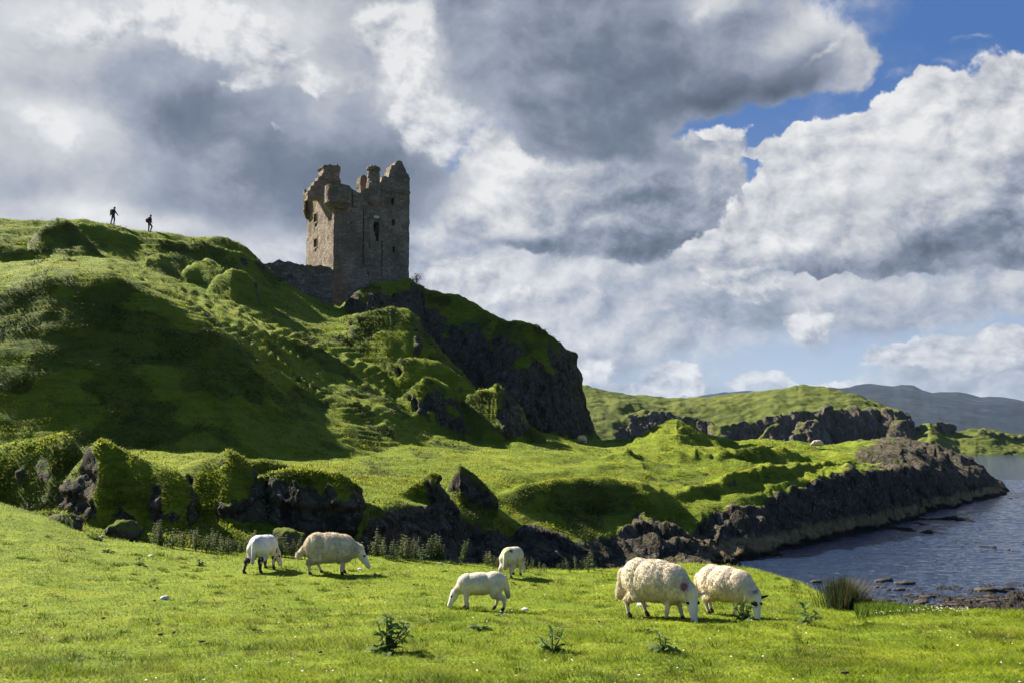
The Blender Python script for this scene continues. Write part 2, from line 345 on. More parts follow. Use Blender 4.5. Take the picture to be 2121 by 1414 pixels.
for nm, pts, sf, cf, sb, cb, rb in FEAT:
    c = Crv(pts)
    sel = (tcol >= c.t[0]) & (tcol <= c.t[-1])
    tt = tcol[sel]
    # ragged crest
    jit = fbm(np.stack([tt * 70, tt * 0 + len(nm), tt * 0 + sf], 1), 2, .5) * (.05 if c.d.mean() < 60 else .15)
    zc = c.Z(tt)[:, None]
    dc = (c.D(tt) + fbm(np.stack([tt * 45, tt * 0 + 5.5, tt * 0 + len(nm)], 1), 2, .4) * c.d.mean() * .007)[:, None]
    u = dg[None, :] - dc
    uf = np.maximum(-u, 0); ub = np.maximum(u, 0)
    zf = zc - sf * uf * uf / (uf + cf) - sb * ub * ub / (ub + cb) + (jit * sstep(0, .012, np.minimum(tt - c.t[0], c.t[-1] - tt)))[:, None] * np.exp(-np.abs(u) / (.6 + .012 * c.d.mean()))
    k = .12 if c.d.mean() < 60 else .35
    Z0 = Zf[sel]
    hmx = np.clip(.5 + .5 * (zf - Z0) / k, 0, 1)
    Zf[sel] = Z0 * (1 - hmx) + zf * hmx + k * hmx * (1 - hmx)
    bz = np.full_like(zf, rb)
    if nm == 'prom': bz = rb + .22 - (.22 + .45 * 1.0) * sstep(tx(850), tx(895), tt)[:, None] * sstep(8, 3, zc - zf + fbm(np.stack([tt * 40, tt * 0, tt * 0], 1), 3)[:, None] * 4)
    bias[sel] = bias[sel] * (1 - hmx) + bz * hmx
PXg = px_cols[:, None] + 0 * dg[None, :]
bZ = brink.Z(tcol)[:, None]; bD = brink.D(tcol)[:, None]
foot_rock = sstep(720, 800, PXg) * sstep(2095, 2060, PXg) * (dg[None, :] > 1.12 * de[:, None]) * (dg[None, :] < bD + 8)
lowz = bZ - .35 + .9 * fbm(np.stack([np.broadcast_to(tcol[:, None] * 20, PXg.shape).ravel(), np.broadcast_to(dg * .12, PXg.shape).ravel(), Zf.ravel() * .3], 1), 4, .6).reshape(PXg.shape)
bias += foot_rock * sstep(.25, -.35, Zf - lowz) * .8
bias -= .10 * sstep(700, 600, PXg) * sstep(45, 40, dg[None, :] + 0 * PXg)
crag_foot = sstep(120, 200, PXg) * sstep(770, 740, PXg) * (dg[None, :] > 1.08 * de[:, None]) * (dg[None, :] < 35)
cz = -1.95 + .75 * fbm(np.stack([np.broadcast_to(tcol[:, None] * 24, PXg.shape).ravel(), np.broadcast_to(dg * .2, PXg.shape).ravel(), Zf.ravel() * .5], 1), 4, .6).reshape(PXg.shape)
bias += crag_foot * sstep(.25, -.45, Zf - cz) * .42
# rougher, rockier skerries towards the point
tip = sstep(1640, 1800, PXg) * sstep(44, 52, dg[None, :] + 0 * PXg)
bias += tip * (.46 + .3 * sstep(1740, 1840, PXg) + .45 * fbm(np.stack([Xf.ravel() * .25, np.broadcast_to(dg, Xf.shape).ravel() * .25, 0 * Xf.ravel()], 1), 3).reshape(Xf.shape)) * (1 + .5 * sstep(1850, 1980, PXg))
Zf = np.where(dg[None, :] > 1.02 * de[:, None], Zf, Zf)
# low swells of the pasture
Pm = np.stack([Xf.ravel(), np.broadcast_to(dg, Xf.shape).ravel(), 0 * Xf.ravel()], 1)
selm = (Pm[:, 1] < 30)
sw = np.zeros(len(Pm)); sw[selm] = fbm(Pm[selm] * .45, 3) * .07 + fbm(Pm[selm] * 2.3 + 40, 2) * .022
Zf += (sw.reshape(Xf.shape)) * sstep(3, 8, dg)[None, :] * sstep(1.15, .9, dg[None, :] / de[:, None])
print('heightfield', round(time.time() - T0, 1))

def ground_z(x, y):
    """height of the undisplaced sheet (world)"""
    x = np.atleast_1d(np.asarray(x, float)); y = np.atleast_1d(np.asarray(y, float))
    t = x / y
    j = np.clip(np.searchsorted(tcol, t) - 1, 0, NC - 2); a = np.clip((t - tcol[j]) / (tcol[j + 1] - tcol[j]), 0, 1)
    i = np.clip(np.searchsorted(dg, y) - 1, 0, ND - 2); b = np.clip((y - dg[i]) / (dg[i + 1] - dg[i]), 0, 1)
    z = (Zf[j, i] * (1 - b) + Zf[j, i + 1] * b) * (1 - a) + (Zf[j + 1, i] * (1 - b) + Zf[j + 1, i + 1] * b) * a
    return z + EYE
def gpt(px, d):
    t = tx(px); x = t * d
    return Vector((x, d, float(ground_z(x, d)[0])))
def meadow_at(px, py):
    """where the sight line through (px, py) meets the ground"""
    t, s = ray(px, py)
    dd = np.linspace(5.5, 120, 12000)
    hit = ground_z(t * dd, dd) >= EYE + s * dd
    d = dd[np.argmax(hit)] if hit.any() else 120.
    return Vector((t * d, d, float(ground_z(t * d, d)[0])))

NR = 1050
slope_img = Zf / dg[None, :] * F
kd = np.interp(dg[1:], [0, 22, 30, 42, 55, 112, 125, 330], [.05, .06, .14, .25, .34, .34, .06, .04])
wgt = np.sqrt(np.diff(slope_img, axis=1) ** 2 + (kd * F * np.diff(np.log(dg)))[None, :] ** 2)
# less effort on what lies far behind the crest
wgt *= np.where(dg[1:] > 122, .3, 1)[None, :]
cum = np.concatenate([np.zeros((NC, 1)), np.cumsum(wgt, 1)], 1); cum /= cum[:, -1:]
cum = blur(cum, 14, 0)
DR = np.empty((NC, NR)); ZR = np.empty((NC, NR)); BI = np.empty((NC, NR))
qs = np.linspace(0, 1, NR)
for j in range(NC):
    DR[j] = np.interp(qs, cum[j], dg); ZR[j] = np.interp(DR[j], dg, Zf[j]); BI[j] = np.interp(DR[j], dg, bias[j])
P3 = np.stack([tcol[:, None] * DR, DR, ZR + EYE], -1)
spc = np.linalg.norm(np.gradient(P3, axis=1), axis=-1)
spc = np.maximum(spc, np.linalg.norm(np.gradient(P3[:, :, :2], axis=0), axis=-1)).ravel()
def grid_normals(P):
    a = np.gradient(P, axis=0); b = np.gradient(P, axis=1)
    n = np.cross(a, b); n /= np.linalg.norm(n, axis=-1, keepdims=True) + 1e-12
    return n * np.sign(n[..., 2:3] + 1e-9)
N0 = grid_normals(P3)
NS = blur(blur(N0.reshape(NC, -1), 3, 0).reshape(NC, NR, 3).transpose(1, 0, 2).reshape(NR, -1), 3, 0).reshape(NR, NC, 3).transpose(1, 0, 2)
NS /= np.linalg.norm(NS, axis=-1, keepdims=True)
pf = P3.reshape(-1, 3); nf = NS.reshape(-1, 3)
DRf = DR.ravel(); pxf = np.broadcast_to(px_cols[:, None], DR.shape).ravel()
wild = sstep(1.02, 1.12, DRf / np.repeat(de, NR))            # 0 on the pasture
nz = nf[:, 2]
big = fbm(pf * .16, 4, .55); med = fbm(pf * .7 + 3, 4, .55, lim=spc * .7)
rock = sstep(.70, .42, nz + .22 * med) + BI.ravel() + .1 * big
rock = np.clip(rock, -.4, 1.2)
rock[wild < .5] = -.5
shore = sstep(1640, 1700, pxf) * sstep(24, 32, DRf) * sstep(47, 43, DRf)
rock = np.maximum(rock, shore * 1.3 - .3 * (1 - shore))
far = sstep(38, 70, DRf)
# turf: humps and sheep tracks; rock: broken faces
amp = .10 + .22 * far
disp = (1.0 * big * (.25 + .36 * far) + med * amp * .6 + fbm(pf * 2.6, 3, lim=spc * 2.6) * (.04 + .06 * far)) * wild
rk = sstep(.3, .75, rock) * (1 - shore)
pr = pf * np.array([1, 1, .55])
rr = ridged(pr * .9 + 2, 5, .55, lim=spc * .9) - 1
blk = np.round(fbm(pr * 1.6 + 8, 3, lim=spc * 1.6) * 5) / 5
disp += rk * wild * ((rr * .30 + blk * .30 + .35 * fbm(pf * np.array([.6, .6, .12]) + 21, 3, lim=spc * .6)) * (.6 + .8 * far) + fbm(pf * 5, 2, lim=spc * 5) * .06)
disp += rk * wild * sstep(30, 36, DRf) * 1.1 * fbm(np.stack([pf[:, 0] * .26 + pf[:, 1] * .1, pf[:, 1] * .12, pf[:, 2] * .12], 1) + 33, 3, .55, lim=spc * .3) * (.5 + .5 * far)
ledge = np.round(pf[:, 2] * 1.3 + 1.6 * fbm(pf * .22 + 3, 3)) / 1.3 - (pf[:, 2] + 1.6 / 1.3 * fbm(pf * .22 + 3, 3))
disp += rk * wild * ledge * .25
disp *= 1 - .65 * sstep(118, 124, DRf)
hard = sstep(1.0, .75, shore)
pd = pf + nf * (disp * (.35 + .65 * hard))[:, None]
hl_ = sstep(1200, 1330, pxf) * sstep(44, 52, DRf) * sstep(118, 108, DRf) * sstep(.5, .2, rock * (pxf < 1600))
hl_ = hl_ * sstep(1.5, 3, pd[:, 2])
hm = ridged(np.stack([pf[:, 0] * .30 + pf[:, 1] * .10, pf[:, 1] * .15, 0 * DRf], 1), 4, .5, lim=spc * .2) - .75
pd[:, 2] += hl_ * hm * .42
# sheep tracks: the slope stepped into narrow treads
tr = sstep(.35, .1, rock) * sstep(.98, .93, nz) * far * wild
st = .34 + .14 * sstep(60, 90, DRf)
zz = pd[:, 2] + fbm(pf * np.array([.1, .1, .03]) + 60, 3, .45) * .9
fr = zz / st - np.floor(zz / st)
stepd = (sstep(.25, .95, fr) - fr) * st
msk = sstep(-.12, .2, fbm(pf * .33 + 31, 2))
tr = tr * sstep(.9, .4, spc)
pd[:, 2] += stepd * tr * 1.6 * (.3 + .7 * msk)
pd[:, 1] += -stepd * tr * .7 * msk
# weedy boulders of the shore
sh = np.maximum(ridged(pf * np.array([1.9, 1.0, 1]) + 5, 4, .6) - 1.0, -.3)
pd[:, 2] += shore * (sh * .20 + .10 * fbm(pf * np.array([.12, .5, 1]) + 3, 2))
brk = sstep(.05, .3, fbm(pf * .22 + 77, 3) + .28 * sstep(.93, .75, nz) - .10) * wild
brk = np.clip(brk + .45 * sstep(48, 40, DRf) * sstep(.85, .6, nz) * wild * sstep(-.25, .1, fbm(pf * .5 + 9, 3)) * (pxf < 760), 0, 1)
brk *= sstep(1900, 1200, pxf)
LP = pd.reshape(NC, NR, 3)
near = sstep(1.06, .96, DRf / np.repeat(de, NR))
me = npmesh('ground', pd, quads=grid_quads(NC, NR)[:, ::-1], attrs={'rock': rock, 'bracken': brk, 'near': near, 'shore': shore})
M_LAND = mat_land()
tag(npobj('ground', me, M_LAND), kind='structure')
LROCK = rock.reshape(NC, NR); LBRK = brk.reshape(NC, NR)
print('land', round(time.time() - T0, 1))
# ------------------------------------------------------------------ far shore and the mountain beyond
def sheet(name, cols, d0, d1, nd, floor, feats, mat, disp_fn, kpow=1., kk=.6):
    t = np.array([tx(p) for p in cols]); d = np.exp(np.linspace(math.log(d0), math.log(d1), nd))
    Zs = np.full((len(t), nd), float(floor)); B = np.zeros_like(Zs)
    for pts, sf, cf, sb, cb, rb in feats:
        c = Crv(pts); sel = (t >= c.t[0]) & (t <= c.t[-1]); tt = t[sel]
        zc = c.Z(tt)[:, None]; jz = (fbm(np.stack([tt * 140, tt * 0 + cf, tt * 0], 1), 3, .55) * c.d.mean() * .0011)[:, None]
        dc = c.D(tt)[:, None] + (fbm(np.stack([tt * 60, tt * 0 + 7, tt * 0], 1), 3, .5) * c.d.mean() * .003)[:, None]
        u = d[None, :] - dc; uf = np.maximum(-u, 0); ub = np.maximum(u, 0)
        Lf = c.d.mean() * (.10 if c.d.mean() > 1000 else .03)
        kz = np.hanning(203)[1:-1]; kz /= kz.sum(); nk_ = min(100, len(tt) - 1)
        zs_ = np.convolve(np.pad(zc[:, 0], (100, 100), mode='edge'), kz, 'valid')[:, None] if len(tt) > 210 else zc
        zc_ = zs_ + (zc - zs_) * np.exp(-uf / Lf)
        zf = zc_ - sf * uf * uf / (uf + cf) - sb * ub * ub / (ub + cb) + jz * np.exp(-np.abs(u) / (c.d.mean() * .01))
        if cb == 8.5:                                  # a sea cliff: also cuts away the slope in front of it
            wcut = sstep(0, .02, np.minimum(tt - c.t[0], c.t[-1] - tt + .012))[:, None]
            Zc = np.where(u < 0, np.minimum(Zs[sel], zf), Zs[sel]); Zs[sel] = Zs[sel] * (1 - wcut) + Zc * wcut
        Z0 = Zs[sel]; h = np.clip(.5 + .5 * (zf - Z0) / kk, 0, 1)
        Zs[sel] = Z0 * (1 - h) + zf * h + kk * h * (1 - h); B[sel] = B[sel] * (1 - h) + rb * h
    w = np.sqrt((np.diff(Zs / d, axis=1) * F) ** 2 + (.22 * F * np.diff(np.log(d)))[None, :] ** 2)
    cum = np.concatenate([np.zeros((len(t), 1)), np.cumsum(w, 1)], 1); cum /= cum[:, -1:]; cum = blur(cum, 10, 0)
    nr = int(nd * .4); q = np.linspace(0, 1, nr)
    Dn = np.array([np.interp(q, cum[j], d) for j in range(len(t))])
    Zn = np.array([np.interp(Dn[j], d, Zs[j]) for j in range(len(t))]); Bn = np.array([np.interp(Dn[j], d, B[j]) for j in range(len(t))])
    Pn = np.stack([t[:, None] * Dn, Dn, Zn + EYE], -1); Nn = grid_normals(Pn)
    sp_ = np.maximum(np.linalg.norm(np.gradient(Pn, axis=1), axis=-1), np.linalg.norm(np.gradient(Pn[:, :, :2], axis=0), axis=-1)).ravel()
    p, rk = disp_fn(Pn.reshape(-1, 3), Nn.reshape(-1, 3), Bn.ravel(), sp_)
    z0 = np.zeros(len(p))
    me = npmesh(name, p, quads=grid_quads(len(t), nr)[:, ::-1], attrs={'rock': rk, 'bracken': z0, 'near': z0, 'shore': z0})
    return tag(npobj(name, me, mat), kind='structure')
COAST = [
 ([(1100, 810, 335), (1196, 797, 335), (1230, 803, 335), (1270, 813, 335), (1340, 821, 335), (1380, 825, 335), (1440, 821, 335), (1500, 815, 335), (1557, 812, 335), (1624, 804, 330), (1668, 799, 328), (1700, 802, 326), (1735, 809, 322), (1801, 829, 316), (1823, 840, 312), (1863, 853, 306), (1881, 864, 303), (1892, 900, 302), (1900, 925, 302)], .34, 6, .3, 20, -.25),
 ([(1196, 880, 305), (1230, 850, 312), (1262, 830, 318), (1300, 828, 318), (1350, 838, 318), (1420, 862, 312), (1480, 895, 305)], .8, 8, .1, 10, -.1),
 ([(1268, 900, 300), (1282, 872, 303), (1300, 860, 304), (1335, 853, 304), (1372, 850, 304), (1395, 858, 304), (1430, 862, 304), (1455, 868, 304), (1475, 900, 302)], 1.6, 1.2, .1, 8.5, .3),
 ([(1385, 900, 300), (1400, 866, 303), (1430, 862, 304), (1455, 868, 304), (1470, 895, 303)], 2.0, 1.2, .1, 6, .4),
 ([(1490, 925, 297), (1503, 893, 298), (1515, 876, 299), (1535, 871, 300), (1555, 876, 299), (1572, 868, 300), (1600, 861, 300), (1625, 862, 299), (1650, 853, 300), (1690, 849, 300), (1712, 846, 299), (1722, 858, 301), (1735, 852, 299), (1760, 846, 299), (1790, 851, 299), (1812, 853, 300), (1822, 866, 302), (1834, 850, 298), (1863, 852, 297), (1880, 859, 297), (1889, 888, 297), (1897, 912, 297), (1902, 940, 297)], 2.6, 1.0, .06, 8.5, .5),
 ([(1640, 905, 291), (1665, 878, 293), (1690, 868, 294), (1705, 890, 293), (1720, 915, 291)], 1.6, 1.0, .6, 3, .45),
 ([(1560, 915, 291), (1590, 885, 293), (1610, 878, 294), (1625, 895, 293), (1640, 920, 291)], 1.8, 1.0, .6, 3, .45),
 ([(1830, 930, 288), (1850, 895, 291), (1866, 872, 293), (1880, 890, 292), (1898, 930, 289)], 2.2, 1.0, .8, 3, .45),
 ([(1100, 925, 290), (1300, 915, 290), (1500, 922, 288), (1700, 926, 287), (1900, 926, 287), (1935, 938, 287)], .5, 4, .02, 8, .3),
 ([(1880, 935, 301), (1890, 900, 303), (1899, 885, 303), (1910, 878, 303), (1925, 873, 303), (1940, 876, 303), (1956, 886, 303), (1985, 892, 304), (2020, 889, 304), (2060, 893, 304), (2100, 900, 304), (2160, 908, 304), (2300, 925, 304), (2420, 945, 304)], .32, 4, .4, 4, -.1),
 ([(1888, 925, 297), (1898, 888, 299), (1910, 880, 299.5), (1916, 892, 299)], 2.2, .6, .5, 3, .4),
 ([(1922, 900, 298), (1928, 880, 299), (1940, 870, 299.5), (1957, 872, 299.5), (1968, 882, 299), (1975, 900, 298)], 2.2, .6, .5, 3, .4),
 ([(1910, 930, 293), (1930, 912, 295), (1960, 907, 296), (2000, 903, 297), (2040, 890, 298), (2060, 897, 297), (2090, 906, 297), (2121, 909, 297), (2200, 918, 297), (2300, 935, 297)], .9, 1.2, .1, 4, .5),
]
def coast_disp(p, n, b, sp_):
    nz = n[:, 2]; big = fbm(p * .05, 4, lim=sp_ * .05); med = fbm(p * .2 + 3, 4, .6, lim=sp_ * .2)
    rk = np.clip(sstep(.74, .45, nz + .25 * med) + b + .15 * big, -.4, 1.2)
    r = sstep(.3, .7, rk)
    pr = p * np.array([1, 1, .45])
    rib = ridged(np.stack([p[:, 0] * .16 + p[:, 1] * .05, p[:, 2] * .03, p[:, 1] * .02], 1), 3, .55, lim=sp_ * .16) - .9
    d = big * 1.3 + med * .9 + r * (rib * 1.9 + (ridged(pr * .28, 4, lim=sp_ * .28) - 1) * 1.0 + fbm(pr * .9 + 5, 3, lim=sp_ * .9) * .5)
    return p + n * d[:, None], rk
sheet('far_coast', np.concatenate([np.arange(1060, 2240, 2.2), np.arange(2240, 2700, 12)]), 262, 420, 900, -8, COAST, mat_land('far_turf_and_rock', .75), coast_disp)
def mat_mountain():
    m, w, out = material('cloud_shaded_hill')
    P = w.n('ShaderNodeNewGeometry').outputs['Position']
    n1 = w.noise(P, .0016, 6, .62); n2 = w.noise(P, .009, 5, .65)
    c = w.mix(w.ss(.42, .62, n1), (.006, .011, .022), (.015, .023, .029))  # near-black slate blue: cloud shadow over the mountain put into its colour
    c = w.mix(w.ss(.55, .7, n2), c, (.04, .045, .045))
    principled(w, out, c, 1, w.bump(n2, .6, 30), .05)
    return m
MT = [([(1350, 840, 4400), (1500, 815, 4300), (1600, 809, 4250), (1690, 803, 4200), (1704, 799, 4200), (1722, 798, 4200), (1735, 800, 4200), (1760, 799, 4200), (1772, 794, 4200), (1785, 793, 4200), (1800, 793, 4200), (1830, 797, 4200), (1850, 800, 4200), (1865, 797, 4200), (1891, 803, 4200), (1909, 813, 4200), (1930, 817, 4200), (1948, 815, 4200), (1985, 814, 4200), (2004, 818, 4200), (2031, 826, 4200), (2050, 823, 4200), (2075, 824, 4200), (2103, 828, 4200), (2121, 833, 4200), (2200, 845, 4200), (2330, 858, 4200), (2500, 870, 4300), (2800, 892, 4400)], .2, 700, .25, 600, 0)]
def mt_disp(p, n, b, sp_):
    return p + n * ((fbm(p * .0022, 5, .55, lim=sp_ * .0022) * 26 + fbm(p * .006, 4, lim=sp_ * .006) * 7) * sstep(-2, 60, p[:, 2]))[:, None], 0 * b
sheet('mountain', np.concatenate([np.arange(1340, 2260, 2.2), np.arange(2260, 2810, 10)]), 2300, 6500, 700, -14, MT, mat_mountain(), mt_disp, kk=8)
hz = MBX = None
hv = [(x, y, z) for z in (-16, 330) for x, y in ((-3600, -60), (3600, -60), (3600, 6700), (-3600, 6700))]
mh, wh, oh = material('sea_haze')
pv_ = wh.n('ShaderNodeVolumePrincipled'); pv_.inputs['Color'].default_value = (.62, .78, 1, 1); pv_.inputs['Density'].default_value = .000028; pv_.inputs['Anisotropy'].default_value = .2
wh.nt.links.new(pv_.outputs[0], oh.inputs['Volume'])
hzo = npobj('haze', npmesh('haze', hv, quads=[(3, 2, 1, 0), (4, 5, 6, 7), (0, 1, 5, 4), (1, 2, 6, 5), (2, 3, 7, 6), (3, 0, 4, 7)], smooth=False), mh)
tag(hzo, 'thin sea haze veiling the mountain', 'haze', kind='stuff')
print('coast', round(time.time() - T0, 1))

# ------------------------------------------------------------------ masonry
def mat_stone(name, c1, c2, lich, moss=True, sc=2.6):
    m, w, out = material(name)
    g = w.n('ShaderNodeNewGeometry'); P = g.outputs['Position']
    nzz = w.n('ShaderNodeSeparateXYZ', i_0=g.outputs['Normal']).outputs[2]
    pv = w.vmath('ADD', w.scale(P, (1, 1, 1.7)), w.scale(w.noise(P, 1.5, 3, .6, out='Color'), (.35, .35, .3)))
    v = w.n('ShaderNodeTexVoronoi', i_Scale=sc, feature='F1'); w.inp(v, 'Vector', pv)
    e = w.n('ShaderNodeTexVoronoi', i_Scale=sc, feature='DISTANCE_TO_EDGE'); w.inp(e, 'Vector', pv)
    cell = w.n('ShaderNodeSeparateXYZ', i_0=v.outputs['Color']).outputs[0]
    n1 = w.noise(P, .45, 5, .65); n2 = w.noise(P, 6, 5, .7)
    c = w.mix(cell, c1, c2)
    c = w.mix(w.ss(.35, .7, n1), c, (c1[0] * .75, c1[1] * .72, c1[2] * .68))
    c = w.mix(w.math('MULTIPLY', w.ss(.06, .0, e.outputs['Distance']), .55), c, (.05, .045, .04))
    c = w.mix(w.math('MULTIPLY', w.math('GREATER_THAN', cell, .93), .5), c, (.30, .28, .25))
    c = w.mix(w.math('MULTIPLY', w.ss(.62, .70, w.noise(P, 2.1, 5, .75)), lich), c, (.30, .29, .27))
    if moss:
        mo = w.math('MULTIPLY', w.ss(.25, .7, nzz), w.ss(.35, .55, w.noise(P, 1.6, 4, .6)))
        c = w.mix(mo, c, (.095, .11, .012))
        ru = w.ss(.55, .75, w.noise(P, .9, 4, .6))
        c = w.mix(w.math('MULTIPLY', w.math('MULTIPLY', ru, w.ss(30.5, 33, w.n('ShaderNodeSeparateXYZ', i_0=P).outputs[2])), .75), c, (.20, .145, .03))
    h = w.math('ADD', w.math('MULTIPLY', w.ss(0, .16, e.outputs['Distance']), 1.), w.math('MULTIPLY', n2, .8))
    principled(w, out, c, .95, w.bump(h, .8, .10), .1)
    return m
M_STONE = mat_stone('rubble_stone', (.23, .178, .125), (.39, .308, .218), .22)
M_WALLSTONE = mat_stone('ruined_wall_stone', (.165, .135, .10), (.31, .26, .195), .8, sc=2.2)
YAW = math.radians(30.5)
UD = np.array([math.cos(YAW), math.sin(YAW), 0]); VD = np.array([-math.sin(YAW), math.cos(YAW), 0])
CD = 107.0
CO = np.array([tx(684) * CD, CD, 0])
def cc(cx, cy): return 560 + cx / 3.536, 300 + cy / 3.536
def on_face(cx, cy, org, dirv):
    """a point read off the photograph, on the wall plane through org along dirv: (distance along, height)"""
    px, py = cc(cx, cy); t, s = ray(px, py)
    u = (t * org[1] - org[0]) / (dirv[0] - t * dirv[1])
    return u, EYE + s * (org[1] + u * dirv[1])
def stonejit(V, a=.05):
    V = np.asarray(V, float)
    o = np.stack([fbm(V * 1.1 + 9 * k, 3, .6) for k in range(3)], 1)
    return V + o * a * 2.2
class MB:
    def __init__(s): s.V, s.Q, s.T = [], [], []
    def quad(s, a, b, c, d):
        n = len(s.V); s.V += [a, b, c, d]; s.Q.append((n, n + 1, n + 2, n + 3))
    def box(s, o, ax, ay, az):
        o, ax, ay, az = (np.asarray(v, float) for v in (o, ax, ay, az))
        p = [o, o + ax, o + ax + ay, o + ay]; p += [q + az for q in p]
        for f in ((3, 2, 1, 0), (4, 5, 6, 7), (0, 1, 5, 4), (1, 2, 6, 5), (2, 3, 7, 6), (3, 0, 4, 7)): s.quad(*[p[i] for i in f])
    def build(s, name, mat, parent=None, jit=0, smooth=False):
        V = np.array(s.V, float)
        if jit: V = stonejit(V, jit)
        return npobj(name, npmesh(name, V, quads=s.Q or None, tris=s.T or None, smooth=smooth), mat, parent)
def panel(org, ud, nd, L, z0, top, openings, cell=.3, thick=1.5):
    """a wall with real openings; nd points outwards. returns mesh builder of outer, inner and top faces"""
    us = set(np.round(np.arange(0, L + 1e-6, cell), 3)) | {0, L}; zmax = max(top(u) for u in np.linspace(0, L, 60))
    zs = set(np.round(np.arange(z0, zmax + cell, cell), 3))
    for a, b, c, d in openings: us |= {a, b}; zs |= {c, d}
    us = np.array(sorted(us)); zs = np.array(sorted(zs)); ud = np.asarray(ud); nd = np.asarray(nd)
    tp = np.array([top(u) for u in us])
    mb = MB()
    UP = np.array([0, 0, 1.])
    P = lambda i, j, off: org + ud * us[i] + UP * min(zs[j], tp[i]) - nd * off
    for i in range(len(us) - 1):
        um = (us[i] + us[i + 1]) / 2
        for j in range(len(zs) - 1):
            if zs[j] >= max(tp[i], tp[i + 1]): break
            zm = (zs[j] + zs[j + 1]) / 2
            if not any(a < um < b and c < zm < d for a, b, c, d in openings):
                mb.quad(P(i, j, 0), P(i + 1, j, 0), P(i + 1, j + 1, 0), P(i, j + 1, 0))
                mb.quad(P(i + 1, j, thick), P(i, j, thick), P(i, j + 1, thick), P(i + 1, j + 1, thick))
        a, b = org + ud * us[i] + UP * tp[i], org + ud * us[i + 1] + UP * tp[i + 1]
        mb.quad(a, b, b - nd * thick, a - nd * thick)
    for k in (0, len(us) - 1):
        a = org + ud * us[k]
        for j in range(len(zs) - 1):
            if zs[j] >= tp[k]: break
            q0, q1 = a + UP * zs[j], a + UP * min(zs[j + 1], tp[k])
            f = (q0, q0 - nd * thick, q1 - nd * thick, q1)
            mb.quad(*(f if k else f[::-1]))
    return mb
def recess(org, ud, nd, o, depth=1.45):
    """the reveal of one opening: four sides and the dark end of it, with dressed margins standing 3 cm proud"""
    a, b, c, d = o; mb = MB(); UP = np.array([0, 0, 1.]); ud = np.asarray(ud); nd = np.asarray(nd)
    q = [org + ud * a + UP * c, org + ud * b + UP * c, org + ud * b + UP * d, org + ud * a + UP * d]
    i = [p - nd * depth for p in q]
    for k in range(4): mb.quad(q[k], q[(k + 1) % 4], i[(k + 1) % 4], i[k])
    mb.quad(*i)
    return mb
def margins(org, ud, nd, o, wd=.12):
    a, b, c, d = o; mb = MB(); UP = np.array([0, 0, 1.]); ud = np.asarray(ud); nd = np.asarray(nd)
    def bar(u0, u1, z0, z1): mb.box(org + ud * u0 + UP * z0 - nd * .1, ud * (u1 - u0), nd * .14, UP * (z1 - z0))
    bar(a - wd, a - .003, c - wd, d + wd); bar(b + .003, b + wd, c - wd, d + wd); bar(a, b, d + .003, d + wd); bar(a, b, c - wd, c - .003)
    return mb
castle = empty('castle_ruin', (CO[0], CO[1], 19))
castle.rotation_euler = (0, 0, 0)
tag(castle, 'roofless grey stone tower castle with broken turrets standing on the cliff top', 'castle')
def adopt(o, root=None):
    root = root or castle
    o.parent = root; o.matrix_parent_inverse = root.matrix_basis.inverted() if False else o.matrix_parent_inverse
    from mathutils import Matrix
    o.matrix_parent_inverse = (Matrix.Translation(root.location) @ Matrix.Rotation(root.rotation_euler.z, 4, 'Z')).inverted()
    return o
Z0C = 16.0
LD = 9.0
uR = lambda cx, cy: on_face(cx, cy, CO, UD)
vL = lambda cx, cy: on_face(cx, cy, CO, VD)
LR = uR(1018, 600)[0]
def topfn(pts, fn, jag, seed):
    q = np.array([fn(*p) for p in pts]); o = np.argsort(q[:, 0]); q = q[o]
    def f(u):
        return float(np.interp(u, q[:, 0], q[:, 1]) + jag * float(fbm(np.array([[u * 3.1, seed, 0]]), 3)[0]))
    return f
topR = topfn([(437, 330), (555, 300), (600, 326), (640, 350), (662, 352), (730, 312), (815, 300), (818, 236), (868, 240), (940, 242), (1018, 240)], uR, .25, 1.5)
topL = topfn([(437, 330), (420, 380), (365, 380), (300, 372), (270, 345), (222, 345)], vL, .25, 4.5)
def opn(fn, x0, x1, y0, y1):
    a, b = fn(x0, (y0 + y1) / 2)[0], fn(x1, (y0 + y1) / 2)[0]; xm = (x0 + x1) / 2
    c, d = fn(xm, y1)[1], fn(xm, y0)[1]
    a, b = min(a, b), max(a, b)
    return (a, b, c, d)
winR = [opn(uR, *o) for o in ((884, 906, 391, 440), (890, 911, 547, 594), (894, 914, 744, 793), (722, 731, 730, 758), (787, 795, 538, 558))]
breach = [opn(uR, *o) for o in ((757, 797, 566, 640), (765, 797, 640, 672), (773, 795, 672, 706))]
breach[1] = (breach[1][0], breach[1][1], breach[2][3], breach[0][2]); 
holesR = [opn(uR, *o) for o in ((540, 552, 552, 566), (583, 597, 566, 580), (543, 553, 373, 385), (712, 722, 930, 962), (975, 985, 836, 848))]
slots = [opn(uR, *o) for o in ((677, 685, 470, 880), (813, 821, 705, 990), (598, 605, 335, 460))]
winL = [opn(vL, *o) for o in ((319, 343, 505, 566), (319, 343, 690, 750))]
holesL = [opn(vL, *o) for o in ((326, 338, 583, 598), (325, 337, 766, 780))]
NR_ = np.array([math.sin(YAW), -math.cos(YAW), 0]); NL_ = -UD
pr_ = panel(CO, UD, NR_, LR, Z0C, topR, winR + breach + holesR + slots)
adopt(pr_.build('tower_wall', M_STONE, None, jit=.045))
COB = CO + VD * LD
class _f: pass
topLb = lambda u: topL(LD - u)
flip = lambda o: (LD - o[1], LD - o[0], o[2], o[3])
pl_ = panel(COB, -VD, NL_, LD, Z0C, topLb, [flip(o) for o in winL + holesL])
adopt(pl_.build('tower_wall', M_STONE, None, jit=.045))
